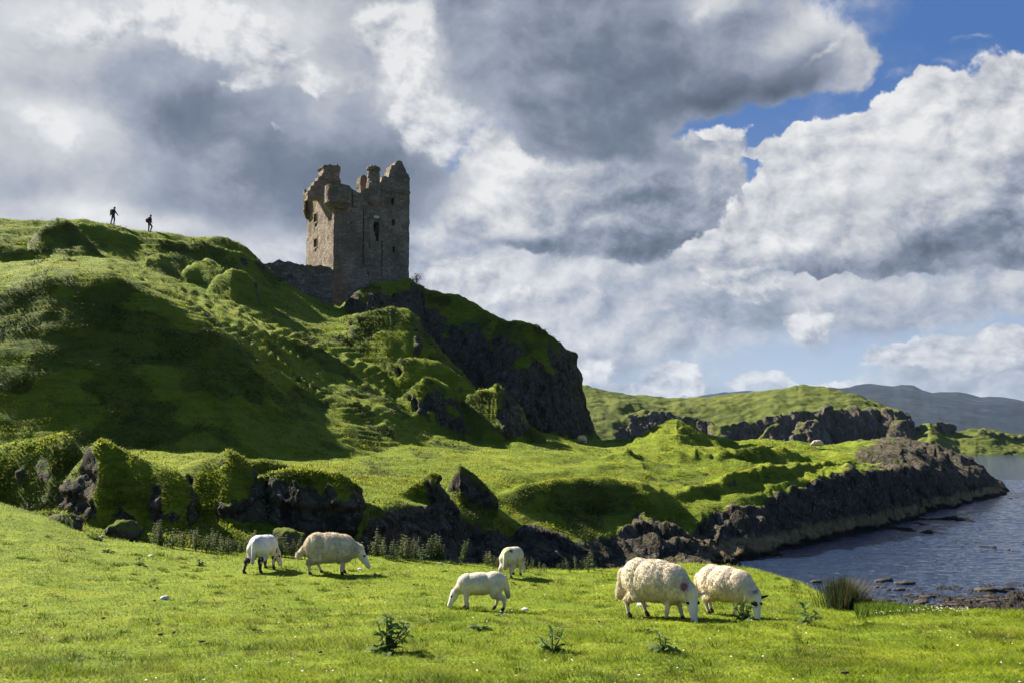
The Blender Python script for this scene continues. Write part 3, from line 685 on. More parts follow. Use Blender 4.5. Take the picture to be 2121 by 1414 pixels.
# the two rear walls, lower and broken
pb_ = panel(COB + UD * LR, -UD, VD, LR, Z0C, lambda u: 29.5 + .8 * math.sin(u * 1.3) + .5 * math.sin(u * 3.7), [], cell=.5)
adopt(pb_.build('tower_wall', M_STONE, None, jit=.05))
pq_ = panel(CO + UD * LR, VD, UD, LD, Z0C, lambda u: 31.5 + .6 * math.sin(u * 1.7) - .25 * u, [], cell=.5)
adopt(pq_.build('tower_wall', M_STONE, None, jit=.05))
for k, o in enumerate(winR):
    wn = adopt(recess(CO, UD, NR_, o).build('window', M_STONE))
    if k < 3: margins(CO, UD, NR_, o).build('window_margin', M_STONE, wn)
for o in winL:
    wn = adopt(recess(COB, -VD, NL_, flip(o)).build('window', M_STONE)); margins(COB, -VD, NL_, flip(o), .16).build('window_margin', M_STONE, wn)

mb = MB()
for o in breach: r_ = recess(CO, UD, NR_, o, 1.6); k = len(mb.V); mb.V += r_.V; mb.Q += [tuple(i + k for i in q) for q in r_.Q]
adopt(mb.build('breach', M_STONE, jit=.02))
for o in holesR: adopt(recess(CO, UD, NR_, o, .5).build('putlog_hole', M_STONE))
for o in slots: adopt(recess(CO, UD, NR_, o, .5).build('wall_slot', M_STONE))
for o in holesL: adopt(recess(COB, -VD, NL_, flip(o), .5).build('putlog_hole', M_STONE))
def lathe(cxy, prof, seg=28, jag=0, seed=0, cap=True, a0=0, a1=2 * math.pi):
    """prof: list of (radius, z); top ring ragged"""
    mb = MB(); R = []
    full = abs(a1 - a0 - 2 * math.pi) < 1e-6
    n = seg if full else seg + 1
    for i, (r, z) in enumerate(prof):
        ring = []
        for k in range(n):
            a = a0 + (a1 - a0) * k / seg
            zz = z + (jag * float(fbm(np.array([[math.cos(a) * 2, math.sin(a) * 2, seed]]), 2)[0]) if i >= len(prof) - 2 else 0)
            ring.append(np.array([cxy[0] + r * math.cos(a), cxy[1] + r * math.sin(a), zz]))
        R.append(ring)
    for i in range(len(R) - 1):
        for k in range(seg):
            mb.quad(R[i][k], R[i][(k + 1) % n], R[i + 1][(k + 1) % n], R[i + 1][k])
    return mb
def zat(cx, cy, p):
    px, py = cc(cx, cy); return EYE + ray(px, py)[1] * p[1]
def subdiv(z0, z1, r0, r1, n): return [(r0 + (r1 - r0) * k / n, z0 + (z1 - z0) * k / n) for k in range(n + 1)]
# corner turret on its corbels
ct = CO + UD * .55 - NR_ * .35
zt, zb_ = zat(470, 308, ct), zat(470, 432, ct)
rt = 1.42
tr_ = adopt(lathe(ct, subdiv(zb_, zt, rt, rt * .98, 8) + [(rt - .55, zt - .05), (rt - .6, zt - 1.6), (.02, zt - 1.9)], 30, .35, 3).build('turret', M_STONE, jit=.03))
hz = (zb_ - zat(470, 478, ct)) / 3
for k, (r0, r1) in enumerate(((.95, 1.1), (1.13, 1.28), (1.31, 1.47))):
    z0 = zb_ - hz * (3 - k)
    lathe(ct, [(.3, z0), (r0, z0 + .02), (r1, z0 + hz * .55), (r1, z0 + hz - .02), (.3, z0 + hz - .015)], 30).build('corbel', M_STONE, tr_, jit=.012)
# narrower turret half way along the front
u2 = uR(760, 300)[0]; c2 = CO + UD * u2 - NR_ * .25
z2t, z2b = zat(768, 166, c2), zat(760, 425, c2)
adopt(lathe(c2, [(.15, z2b - .75), (.5, z2b - .45), (.78, z2b - .12), (.86, z2b)] + subdiv(z2b, z2b + (z2t - z2b) * .52, .80, .80, 5) + subdiv(z2b + (z2t - z2b) * .55, z2t - .5, .72, .66, 4) + [(.82, z2t - .35), (.74, z2t - .05), (.5, z2t + .1), (.02, z2t + .12)], 18, .12, 8).build('turret', M_STONE, jit=.05))
# broken turret at the far corner
c3 = CO + VD * (LD - .55) + NL_ * .1
z3t, z3b = zat(245, 335, c3), zat(245, 485, c3)
adopt(lathe(c3, [(.15, z3b - 1.0), (.38, z3b - .6), (.56, z3b - .15), (.60, z3b)] + subdiv(z3b, z3t, .56, .54, 7) + [(.4, z3t - .05), (.35, z3t - 1.2), (.02, z3t - 1.3)], 20, .4, 11, a0=math.radians(-75), a1=math.radians(255)).build('turret', M_STONE, jit=.05))
def slab(name, pts, vdep, thick, mat=M_STONE, jit=.04, fill=()):
    """an upright piece of masonry with a broken outline, standing inside the tower"""
    org = CO + VD * vdep
    q = [on_face(x, y, org, UD) for x, y in pts]
    # break each edge into stone-sized steps
    ring = []
    for (u0, z0), (u1, z1) in zip(q, q[1:] + q[:1]):
        n = max(1, int(math.hypot(u1 - u0, z1 - z0) / .22))
        for k in range(n):
            s = k / n; ring.append((u0 + (u1 - u0) * s, z0 + (z1 - z0) * s))
    ring = [(u + .05 * random.uniform(-1, 1), z + .06 * random.uniform(-1, 1)) for u, z in ring]
    import bmesh
    bm = bmesh.new()
    vs = [bm.verts.new(org + UD * u + np.array([0, 0, z])) for u, z in ring]
    f = bm.faces.new(vs); ex = bmesh.ops.extrude_face_region(bm, geom=[f])
    for v in ex['geom']:
        if isinstance(v, bmesh.types.BMVert): v.co += Vector(VD * thick) + Vector((random.uniform(-.04, .04), random.uniform(-.04, .04), random.uniform(-.05, .05)))
    bmesh.ops.recalc_face_normals(bm, faces=bm.faces); bmesh.ops.triangulate(bm, faces=[g for g in bm.faces if len(g.verts) > 4])
    bmesh.ops.subdivide_edges(bm, edges=[e for e in bm.edges if e.calc_length() > .8], cuts=1, use_grid_fill=False)
    me = bpy.data.meshes.new(name); bm.to_mesh(me); bm.free()
    return adopt(npobj(name, me, mat))
slab('gable', [(272, 400), (275, 342), (292, 330), (296, 305), (318, 296), (322, 268), (345, 258), (350, 235), (378, 226), (384, 206), (400, 204), (404, 222), (440, 230), (515, 268), (515, 400)], 4.2, 1.1)
slab('chimney', [(386, 206), (388, 178), (382, 160), (400, 147), (440, 143), (456, 151), (484, 150), (486, 141), (496, 141), (498, 152), (513, 166), (514, 190), (508, 215), (502, 236), (512, 252), (516, 272), (440, 272), (400, 240)], 3.9, 1.7)
slab('chimney', [(660, 390), (664, 330), (657, 268), (664, 235), (676, 224), (692, 224), (704, 236), (717, 236), (718, 300), (722, 390)], 2.6, 1.2)
slab('gable', [(864, 300), (864, 236), (872, 214), (876, 186), (886, 178), (888, 152), (908, 148), (916, 130), (924, 117), (948, 114), (964, 124), (970, 140), (978, 150), (986, 172), (994, 190), (1000, 205), (1012, 216), (1018, 238), (1018, 300)], .75, 1.5)
slab('parapet', [(700, 345), (716, 322), (740, 308), (800, 300), (815, 330), (815, 370), (700, 370)], .9, .5)
u0, u1 = uR(812, 340)[0], uR(1021, 340)[0]
mb = MB()
z0 = uR(915, 350)[1]
n = 14
for k in range(n): mb.box(CO + UD * (u0 + (u1 - u0) * k / n + .01) + np.array([0, 0, z0 + random.uniform(-.02, .02)]) - NR_ * .2, UD * ((u1 - u0) / n - .02), NR_ * (.42 + random.uniform(-.03, .03)), np.array([0, 0, .26]))
adopt(mb.build('string_course', M_STONE, jit=.01))
mb = MB(); uu, zz_ = uR(690, 900)
mb.box(CO + UD * uu + np.array([0, 0, uR(690, 880)[1]]) - NR_ * .1, UD * (uR(760, 890)[0] - uu), NR_ * .34, np.array([0, 0, .5]))
adopt(mb.build('corbel', M_STONE, jit=.02))
mb = MB(); uu, zz_ = uR(758, 530)
mb.box(CO + UD * uu + np.array([0, 0, uR(758, 537)[1]]) - NR_ * .1, UD * (uR(795, 530)[0] - uu), NR_ * .16, np.array([0, 0, .28]))
ml, w, out = material('pale_lintel_stone'); principled(w, out, w.mix(w.noise(w.n('ShaderNodeNewGeometry').outputs['Position'], 6, 4, .6), (.5, .46, .40), (.7, .66, .6)), .9)
lint = adopt(mb.build('lintel', ml, jit=.01)); lint['label'] = 'pale new stone lintel above the broken opening'
# the old barmkin wall beside the tower
A_ = np.array(at(524, 600, 103.2)); B_ = np.array(at(692, 600, 104.6)); A_[2] = B_[2] = 0
WL = float(np.linalg.norm(B_ - A_)); WU = (B_ - A_) / WL; WN = np.array([WU[1], -WU[0], 0])
def wtop(px, py):
    t, s = ray(px, py); u = (t * A_[1] - A_[0]) / (WU[0] - t * WU[1]); return u, EYE + s * (A_[1] + u * WU[1])
wq = np.array([wtop(*p) for p in [(524, 566), (531, 551), (545, 546), (560, 542), (583, 539), (600, 545), (622, 549), (640, 553), (660, 550), (684, 554), (692, 562)]])
wt = lambda u: float(np.interp(u, wq[:, 0], wq[:, 1]) + .28 * float(fbm(np.array([[u * 2.2, 3.3, 0]]), 3, .6)[0]))
wo_ = panel(A_, WU, WN, WL, 13.5, wt, [], cell=.22, thick=.9).build('ruined_wall', M_WALLSTONE, jit=.12)
tag(wo_, 'crumbling lichen-spotted stone wall running downhill from the castle', 'wall')
print('castle', round(time.time() - T0, 1))

# ------------------------------------------------------------------ bodies: rounded limbs fused into one skin
def capsule(p0, p1, r0, r1, seg=14, rings=5):
    p0, p1 = np.asarray(p0, float), np.asarray(p1, float); ax = p1 - p0; L = np.linalg.norm(ax); ax = ax / (L + 1e-9)
    h = np.array([0, 0, 1.]) if abs(ax[2]) < .9 else np.array([1., 0, 0])
    x = np.cross(h, ax); x /= np.linalg.norm(x); y = np.cross(ax, x)
    V = []; prof = [(-r0 * math.cos(a), r0 * math.sin(a)) for a in np.linspace(.05, math.pi / 2, rings)]
    prof += [(L * k / 4, r0 + (r1 - r0) * k / 4) for k in (1, 2, 3)]
    prof += [(L + r1 * math.sin(a), r1 * math.cos(a)) for a in np.linspace(0, math.pi / 2 - .05, rings)]
    for s, r in prof:
        for k in range(seg):
            a = 2 * math.pi * k / seg; V.append(p0 + ax * s + r * (math.cos(a) * x + math.sin(a) * y))
    Q = []
    for i in range(len(prof) - 1):
        for k in range(seg): Q.append((i * seg + k, i * seg + (k + 1) % seg, (i + 1) * seg + (k + 1) % seg, (i + 1) * seg + k))
    n = len(V); V += [p0 - ax * r0, p1 + ax * r1]
    T = [(n, (k + 1) % seg, k) for k in range(seg)] + [(n + 1, (len(prof) - 1) * seg + k, (len(prof) - 1) * seg + (k + 1) % seg) for k in range(seg)]
    return np.array(V), Q, T
def ellipsoid(c, r, pitch=0, seg=20, yaw=0):
    V, Q, T = capsule((0, 0, 0), (1e-6, 0, 0), 1, 1, seg, 8)
    V = V * np.asarray(r); cp, sp_ = math.cos(pitch), math.sin(pitch)
    V = np.stack([V[:, 0] * cp + V[:, 2] * sp_, V[:, 1], -V[:, 0] * sp_ + V[:, 2] * cp], 1)
    cy, sy = math.cos(yaw), math.sin(yaw)
    V = np.stack([V[:, 0] * cy - V[:, 1] * sy, V[:, 0] * sy + V[:, 1] * cy, V[:, 2]], 1)
    return V + np.asarray(c), Q, T
def join(parts):
    V, Q, T, n = [], [], [], 0
    for v, q, t in parts:
        V.append(v); Q += [tuple(i + n for i in f) for f in q]; T += [tuple(i + n for i in f) for f in t]; n += len(v)
    return np.concatenate(V), Q, T
def fuse(parts, voxel, it=4, fac=.6):
    V, Q, T = join(parts)
    me = npmesh('tmp', V, quads=Q, tris=T); o = bpy.data.objects.new('tmp', me); C.objects.link(o)
    r = o.modifiers.new('r', 'REMESH'); r.mode = 'VOXEL'; r.voxel_size = voxel
    s = o.modifiers.new('s', 'SMOOTH'); s.iterations = it; s.factor = fac
    dgp = bpy.context.evaluated_depsgraph_get(); ev = o.evaluated_get(dgp)
    m2 = bpy.data.meshes.new_from_object(ev)
    bpy.data.objects.remove(o); bpy.data.meshes.remove(me)
    nv = len(m2.vertices); co = np.empty(nv * 3, np.float32); m2.vertices.foreach_get('co', co)
    nn = np.empty(nv * 3, np.float32); m2.vertices.foreach_get('normal', nn)
    np_ = len(m2.polygons); ls = np.empty(np_, np.int32); lt = np.empty(np_, np.int32); m2.polygons.foreach_get('loop_start', ls); m2.polygons.foreach_get('loop_total', lt)
    li = np.empty(len(m2.loops), np.int32); m2.loops.foreach_get('vertex_index', li)
    q = np.array([li[s:s + 4] for s, n in zip(ls, lt) if n == 4], np.int32).reshape(-1, 4); t = np.array([li[s:s + 3] for s, n in zip(ls, lt) if n == 3], np.int32).reshape(-1, 3)
    bpy.data.meshes.remove(m2)
    return co.reshape(-1, 3).astype(float), nn.reshape(-1, 3).astype(float), q, t
def capd(P, p0, p1, r0, r1):
    p0, p1 = np.asarray(p0, float), np.asarray(p1, float); ba = p1 - p0
    h = np.clip(((P - p0) @ ba) / (ba @ ba + 1e-12), 0, 1)
    return np.linalg.norm(P - p0 - h[:, None] * ba, axis=1) - (r0 + (r1 - r0) * h)
def mat_vcol(name, rough=.9, bumpsc=0, bumpd=.01, trans=0, spec=.15):
    m, w, out = material(name)
    c = w.attr('col', 'Color'); P = w.n('ShaderNodeTexCoord').outputs['Object']
    nrm = w.bump(w.noise(P, bumpsc, 4, .65), .7, bumpd) if bumpsc else None
    b = principled(w, out, c, rough, nrm, spec)
    if trans:
        tb = w.n('ShaderNodeBsdfTranslucent'); w.inp(tb, 0, c); mx = w.n('ShaderNodeMixShader'); mx.inputs[0].default_value = trans
        w.nt.links.new(b.outputs[0], mx.inputs[1]); w.nt.links.new(tb.outputs[0], mx.inputs[2]); w.nt.links.new(mx.outputs[0], out.inputs[0])
    return m
M_WOOL = mat_vcol('wool_and_skin', .95, 60, .006, spec=.05)
M_FLEECE = mat_vcol('fleece', 1, 0, trans=.25, spec=.02)

def strips(base, dirs, side, length, width, seg=3, curve=None):
    """many small tapered strips (grass, wool locks, leaves): arrays n x 3"""
    n = len(base); V = np.empty((n, 2 * seg + 1, 3))
    for k in range(seg):
        s = k / seg; c = base + dirs * (length * s)[:, None] + (curve * (s * s)[..., None] if False else (curve * s * s if curve is not None else 0))
        w_ = side * (width * (1 - .55 * s) * .5)[:, None]
        V[:, 2 * k] = c - w_; V[:, 2 * k + 1] = c + w_
    V[:, 2 * seg] = base + dirs * length[:, None] + (curve if curve is not None else 0)
    off = (np.arange(n) * (2 * seg + 1))[:, None]
    Q = np.concatenate([off + np.array([[2 * k, 2 * k + 1, 2 * k + 3, 2 * k + 2]]) for k in range(seg - 1)], 0) if seg > 1 else np.zeros((0, 4), int)
    T = off + np.array([[2 * seg - 2, 2 * seg - 1, 2 * seg]])
    return V.reshape(-1, 3), Q, T
def unit(v): return v / (np.linalg.norm(v, axis=-1, keepdims=True) + 1e-12)
def sample_faces(co, q, t, wv, n):
    f = np.concatenate([q[:, :3], q[:, [0, 2, 3]], t]) if len(q) else t
    a, b, c = co[f[:, 0]], co[f[:, 1]], co[f[:, 2]]
    cr = np.cross(b - a, c - a); ar = np.linalg.norm(cr, axis=1) * .5 * wv[f].mean(1)
    i = rng.choice(len(f), n, p=ar / ar.sum()); r1 = np.sqrt(rng.random(n)); r2 = rng.random(n)
    P = a[i] * (1 - r1)[:, None] + b[i] * (r1 * (1 - r2))[:, None] + c[i] * (r1 * r2)[:, None]
    return P, unit(cr[i]), f[i]

WOOLC = np.array([.66, .57, .42])
def make_sheep(pos, rz, label, kind='ewe', scale=1., poll=(.46, 0, .33), muzzle=(.61, 0, .09), wool=WOOLC, fleece=9000, locks=(.03, .055), legs=None,
               facecol=(.68, .61, .52), legcol=(.55, .47, .38), hoofcol=(.05, .04, .035), patches=(), darkleg=None, earcol=(.50, .34, .29), tail=None, roll=0):
    poll, muzzle = np.array(poll, float), np.array(muzzle, float)
    legs = legs or {}
    A = []
    if kind == 'ewe':
        A += [('w', ellipsoid((-.30, 0, .495), (.235, .215, .235)), None), ('w', ellipsoid((-.09, 0, .475), (.36, .25, .255)), None), ('w', ellipsoid((.13, 0, .455), (.245, .215, .245)), None)]
        nk = ((.18, 0, .47), poll - np.array([.035, 0, -.025]), .18, .112); fr, hr = .105, .11; fx, hx = .13, -.36; fl = .38; hl = .44
        lw = (.085, .034, .025, .032); thigh = .135; hs = .083; ms = .044; tl = tail or ((-.53, 0, .52), (-.60, 0, .26), .075, .05)
    else:
        A += [('w', ellipsoid((-.21, 0, .39), (.165, .135, .145)), None), ('w', ellipsoid((-.01, 0, .365), (.27, .145, .155)), None), ('w', ellipsoid((.15, 0, .355), (.155, .125, .15)), None)]
        nk = ((.17, 0, .39), poll - np.array([.03, 0, -.03]), .105, .058); fr, hr = .07, .075; fx, hx = .16, -.29; fl = .30; hl = .34
        lw = (.062, .030, .021, .027); thigh = .105; hs = .062; ms = .036; tl = tail or ((-.35, 0, .44), (-.40, 0, .20), .04, .035)
    caps = [('w', nk), ('w', tl)]
    A.append(('w', capsule(*nk), None)); A.append(('w', capsule(*tl, 10, 4), None))
    hd = muzzle - poll; hl_ = np.linalg.norm(hd); hd /= hl_
    fwd = unit(np.array([hd[0], hd[1], 0]) + 1e-6)
    up = unit(np.cross(np.cross(hd, np.array([1., 0, .3])), hd)); 
    headc = [('f', (poll, poll + hd * hl_ * .62, hs, hs * .70)), ('f', (poll + hd * hl_ * .5, muzzle, hs * .62, ms))]
    fr_ = unit(np.cross(unit(np.cross(hd, np.array([0, 0, 1.])) + 1e-9), hd)); fr_ = fr_ if fr_ @ np.array([1, 0, .4]) > 0 else -fr_
    headc += [('f', (poll + fr_ * hs * .30, poll + hd * hl_ * .45 + fr_ * hs * .28, hs * .62, hs * .50)), ('f', (poll + hd * hl_ * .25 - fr_ * hs * .45, poll + hd * hl_ * .70 - fr_ * hs * .30, hs * .58, hs * .40))]
    caps += headc
    for g, c in headc: A.append((g, capsule(*c), None))
    for k, sy in (('fl', 1), ('fr', -1)):
        dx, dy = legs.get(k, (0, 0))
        S_ = np.array([fx, sy * fr * .9, fl]); K = np.array([fx + .02 + dx * .45, sy * fr + dy * .5, fl * .52]); Ft = np.array([fx + dx, sy * fr + dy, .065]); H = Ft + np.array([.025, 0, -.045])
        cs = [('l', (S_, K, lw[0], lw[1] * 1.15)), ('l', (K, Ft, lw[1], lw[2])), ('h', (Ft + np.array([.006, 0, -.012]), H, lw[2] * 1.02, lw[3]))]
        if kind == 'ewe': cs[0] = ('w', (S_ + np.array([0, 0, .06]), S_ + (K - S_) * .45, .10, .06)); cs.append(('l', (S_, K, .055, lw[1] * 1.1)))
        caps += cs; A += [(g, capsule(*c, 10, 4), None) for g, c in cs]
    for k, sy in (('hl', 1), ('hr', -1)):
        dx, dy = legs.get(k, (0, 0))
        S_ = np.array([hx + .05, sy * hr * .8, hl]); T_ = np.array([hx + (.11 if kind == 'ewe' else .075) + dx * .2, sy * hr * 1.05, hl * .72]); K = np.array([hx - (.045 if kind == 'ewe' else .022) + dx * .7, sy * hr + dy * .6, hl * .50]); Ft = np.array([hx - .01 + dx, sy * hr + dy, .065]); H = Ft + np.array([.03, 0, -.045])
        cs = [('w', (S_, T_, thigh, thigh * .74)), ('w' if kind == 'ewe' else 'l', (T_, K, thigh * .66, lw[1] * 1.25)), ('l', (K, Ft, lw[1], lw[2])), ('h', (Ft + np.array([.006, 0, -.012]), H, lw[2] * 1.02, lw[3]))]
        caps += cs; A += [(g, capsule(*c, 10, 4), None) for g, c in cs]
    co, nn, q, t = fuse([a[1] for a in A], .0125 if kind == 'ewe' else .0095, 3)
    # what is wool, face, leg, hoof
    gd = {g: np.full(len(co), 9.) for g in 'wflh'}
    for g, c in caps: gd[g] = np.minimum(gd[g], capd(co, *c))
    body = np.minimum.reduce([np.linalg.norm((co - np.array(c)) / np.array(r), axis=1) - 1 for c, r in ((((-.09, 0, .475), (.36, .25, .255)), ((-.30, 0, .495), (.235, .215, .235)), ((.13, 0, .455), (.245, .215, .245))) if kind == 'ewe' else (((-.01, 0, .365), (.27, .145, .155)), ((-.21, 0, .39), (.165, .135, .145)), ((.15, 0, .355), (.155, .125, .15))))]) * .2
    gd['w'] = np.minimum(gd['w'], body)
    dw, df, dl, dh = gd['w'], gd['f'], gd['l'], gd['h']
    isw = sstep(.0, .02, np.minimum(np.minimum(df, dl), dh) - dw + .004)
    leg = (dl < np.minimum(dw, df)) & (dl <= dh); hoof = (dh < np.minimum(np.minimum(dw, df), dl)) | (co[:, 2] < .035)
    face = (df < np.minimum(dw, dl))
    n1 = fbm(co * 9 + pos[0], 3); n2 = fbm(co * np.array([34, 34, 15]) + 3, 3)
    col = wool * (1 + .26 * n1 + .22 * n2)[:, None]
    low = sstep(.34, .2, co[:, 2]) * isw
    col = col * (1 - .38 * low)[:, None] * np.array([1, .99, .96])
    col[face] = np.array(facecol) * (1 + .15 * n1[face])[:, None]
    col[leg] = np.array(legcol) * (1 + .2 * n1[leg])[:, None]
    if darkleg is not None:
        dk = leg & (fbm(co * 11 + 5, 3) + .1 * (co[:, 2] < .22) > darkleg); col[dk] = (.045, .035, .03)
    col[hoof] = hoofcol
    nose = np.linalg.norm(co - (muzzle + hd * ms * .7), axis=1) < ms * .62; col[nose] = (.10, .07, .06)
    for ctr, r, pc, amt in patches:
        d_ = np.linalg.norm(co - np.array(ctr), axis=1) + .02 * fbm(co * 25, 2)
        k_ = sstep(r, r * .6, d_) * amt; col = col * (1 - k_[:, None]) + np.array(pc) * k_[:, None]
    if fleece:
        co = co + nn * (isw * (1 if kind == 'ewe' else .35) * (.009 * n1 + .007 * fbm(co * np.array([26, 26, 12]) + 11, 3) + .006))[:, None]
    else:
        co = co + nn * (isw * .004 * n2)[:, None]
    P = [(co, q, t)]; cl = [col]
    # ears and eyes
    sx = unit(np.cross(hd, np.array([0, 0, 1.])) + 1e-9)
    ear_r = .075 if kind == 'ewe' else .068
    earc = np.array(facecol) * .9 if earcol[0] > .1 else np.array(earcol)
    for sg in (1, -1):
        fc = unit(np.cross(sx, hd) * 1.0)
        fc = fc if fc[2] > -.2 or fc[0] > 0 else -fc
        b0 = poll - hd * hs * .1 + sx * sg * hs * .85
        e1 = b0 + sx * sg * ear_r * 1.35 - hd * ear_r * .25 + np.array([0, 0, .012 if kind == 'ewe' else .06])
        v, qq, tt = capsule(b0, e1, ear_r * .34, ear_r * .16, 10, 4)
        ax = unit(e1 - b0); pn_ = unit(np.cross(ax, hd)); d_ = (v - b0) @ pn_; v = v - np.outer(d_ * .7, pn_)
        P.append((v, qq, tt)); c_ = np.tile(earc, (len(v), 1)); inner = ((v - b0) @ hd) > .004; c_[inner] = np.array(earcol); cl.append(c_)
        frt = unit(np.cross(sx * sg, hd)) * sg
        frt = frt if frt @ np.array([1, 0, .4]) > 0 else -frt
        ec = poll + hd * hl_ * .30 + sx * sg * hs * .80 + frt * hs * .42
        v, qq, tt = ellipsoid(ec, (hs * .23,) * 3, 0, 10); P.append((v, qq, tt)); cl.append(np.tile([.015, .012, .01], (len(v), 1)))
    V, Q, T = join([(np.asarray(v), [tuple(f) for f in qq], [tuple(f) for f in tt]) for v, qq, tt in P])
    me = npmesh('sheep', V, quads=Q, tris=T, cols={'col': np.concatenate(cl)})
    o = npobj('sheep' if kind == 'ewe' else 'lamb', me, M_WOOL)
    o.location = (pos[0], pos[1], pos[2] - .012); o.rotation_euler = (roll, 0, rz); o.scale = (scale,) * 3
    tag(o, label, 'sheep' if kind == 'ewe' else 'lamb', 'sheep grazing the pasture')
    if fleece:
        fp, fn, fv = sample_faces(co, q, t, isw ** 2 * sstep(.012, .06, df), fleece)
        n = len(fp); L = rng.uniform(*locks, n); L *= (.65 + .35 * sstep(.6, .3, fp[:, 2]))
        tang = np.array([0, 0, -1.]) - fn * (fn @ np.array([0, 0, -1.]))[:, None]
        wob = np.stack([fbm(fp * 14 + 7 * k, 2) for k in range(3)], 1)
        dr = unit(fn * .50 + tang * .60 + wob * .75 + rng.normal(size=(n, 3)) * .28)
        side = unit(np.cross(dr, fn + rng.normal(size=(n, 3)) * .35))
        V, Q, T = strips(fp - fn * .008, dr, side, L, rng.uniform(.006, .015, n), 3, tang * (L * .45)[:, None])
        fc = col[fv].mean(1) * (1.02 + .30 * rng.normal(size=(n, 1)) * .5).clip(.6, 1.5)
        me = npmesh('fleece', V, quads=Q, tris=T, cols={'col': np.repeat(fc, 7, 0)}, smooth=False)
        npobj('fleece', me, M_FLEECE, o)
    return o
R = math.radians
def stand(px, py): return meadow_at(px, py)
make_sheep(stand(1370, 1281), R(-38), 'large shaggy cream ewe with a red mark behind its head', 'ewe', .99, (.43, -.02, .33), (.51, -.10, .06), fleece=30000, locks=(.018, .036),
           patches=[((.37, -.10, .45), .06, (.36, .06, .08), .8)], legs={'fl': (.10, 0), 'fr': (.0, 0), 'hl': (.08, 0), 'hr': (-.04, 0)}, darkleg=.50)
make_sheep(stand(1514, 1275), R(-44), 'cream ewe with black patches round its eyes and black ears', 'ewe', .86, (.43, -.02, .32), (.50, -.10, .06), wool=np.array([.74, .62, .45]), fleece=26000, locks=(.018, .034),
           patches=[((.47, -.115, .25), .058, (.02, .018, .016), .97), ((.54, -.015, .25), .05, (.02, .018, .016), .97), ((.43, -.05, .39), .06, (.03, .025, .02), .9), ((.15, -.115, .19), .05, (.03, .025, .02), .85)],
           facecol=(.72, .66, .58), legs={'fl': (-.02, 0), 'fr': (.0, 0), 'hl': (-.05, 0), 'hr': (.05, 0)}, earcol=(.03, .025, .02))
make_sheep(stand(692, 1187), R(6), 'long-fleeced ewe walking side-on with its head lowered and tail out', 'ewe', 1.0, (.46, -.01, .38), (.61, -.015, .13), wool=np.array([.68, .60, .45]), fleece=26000, locks=(.025, .05),
           tail=((-.50, 0, .48), (-.64, 0, .34), .055, .04), legs={'hl': (.12, 0), 'hr': (-.06, 0), 'fl': (.03, 0), 'fr': (0, 0)})
make_sheep(stand(992, 1262), R(178), 'white lamb with a pink ear grazing side-on and facing left', 'lamb', .98, (.33, 0, .235), (.40, 0, .075), wool=np.array([.62, .55, .42]), fleece=9000, locks=(.010, .018),
           legs={'fr': (.03, 0), 'fl': (-.02, 0), 'hl': (-.05, 0), 'hr': (.07, 0)}, facecol=(.70, .65, .58), earcol=(.55, .22, .20))
make_sheep(stand(1063, 1192), R(68), 'lamb with a green dye spot on its rump seen from behind', 'lamb', 1.06, (.33, -.03, .22), (.37, -.06, .06), wool=np.array([.64, .575, .42]), fleece=8000, locks=(.010, .018),
           patches=[((-.30, -.085, .49), .05, (.06, .10, .01), .95), ((-.32, .03, .52), .12, (.46, .46, .09), .45)], legs={'hl': (-.08, .03)})
make_sheep(stand(547, 1181), R(80), 'white shorn ewe with dark legs seen from behind', 'lamb', 1.28, (.34, -.04, .22), (.36, -.09, .06), wool=np.array([.64, .61, .57]), fleece=0, facecol=(.60, .48, .40), legcol=(.55, .50, .45), darkleg=-.12,
           legs={'hl': (-.10, .05), 'fl': (.03, 0)}, tail=((-.35, 0, .44), (-.395, 0, .17), .032, .028))
print('sheep', round(time.time() - T0, 1))
def far_sheep(px, py, d, rz, label, sc=1.0):
    p = gpt(px, d); src = bpy.data.objects['sheep.001']
    o = src.copy(); C.objects.link(o); o.location = p; o.rotation_euler = (0, 0, rz); o.scale = (sc,) * 3
    o['label'] = label; o['group'] = 'sheep far off on the headland'
    for ch in src.children:
        c = ch.copy(); C.objects.link(c); c.parent = o
    return o
def land_at(px, py, dmin):
    """point of the displaced land under the sight line, beyond dmin"""
    t, s = ray(px, py); j = int(np.argmin(np.abs(tcol - t))); col = LP[j]
    k = np.where((col[:, 1] > dmin) & (col[:, 2] - EYE >= s * col[:, 1]))[0]
    if len(k) == 0: k = [int(np.argmax(np.where(col[:, 1] > dmin, (col[:, 2] - EYE) / col[:, 1], -9)))]
    v = col[k[0]]; return Vector((t * v[1], v[1], v[2]))
for px, py, dm, rz, lab in ((1207, 918, 82, R(-50), 'far-off sheep standing at the foot of the dark sea cliff'), (1691, 928, 80, R(170), 'tiny distant sheep on the rocky end of the headland')):
    o = far_sheep(px, py, dm, rz, lab); o.location = land_at(px, py, dm)

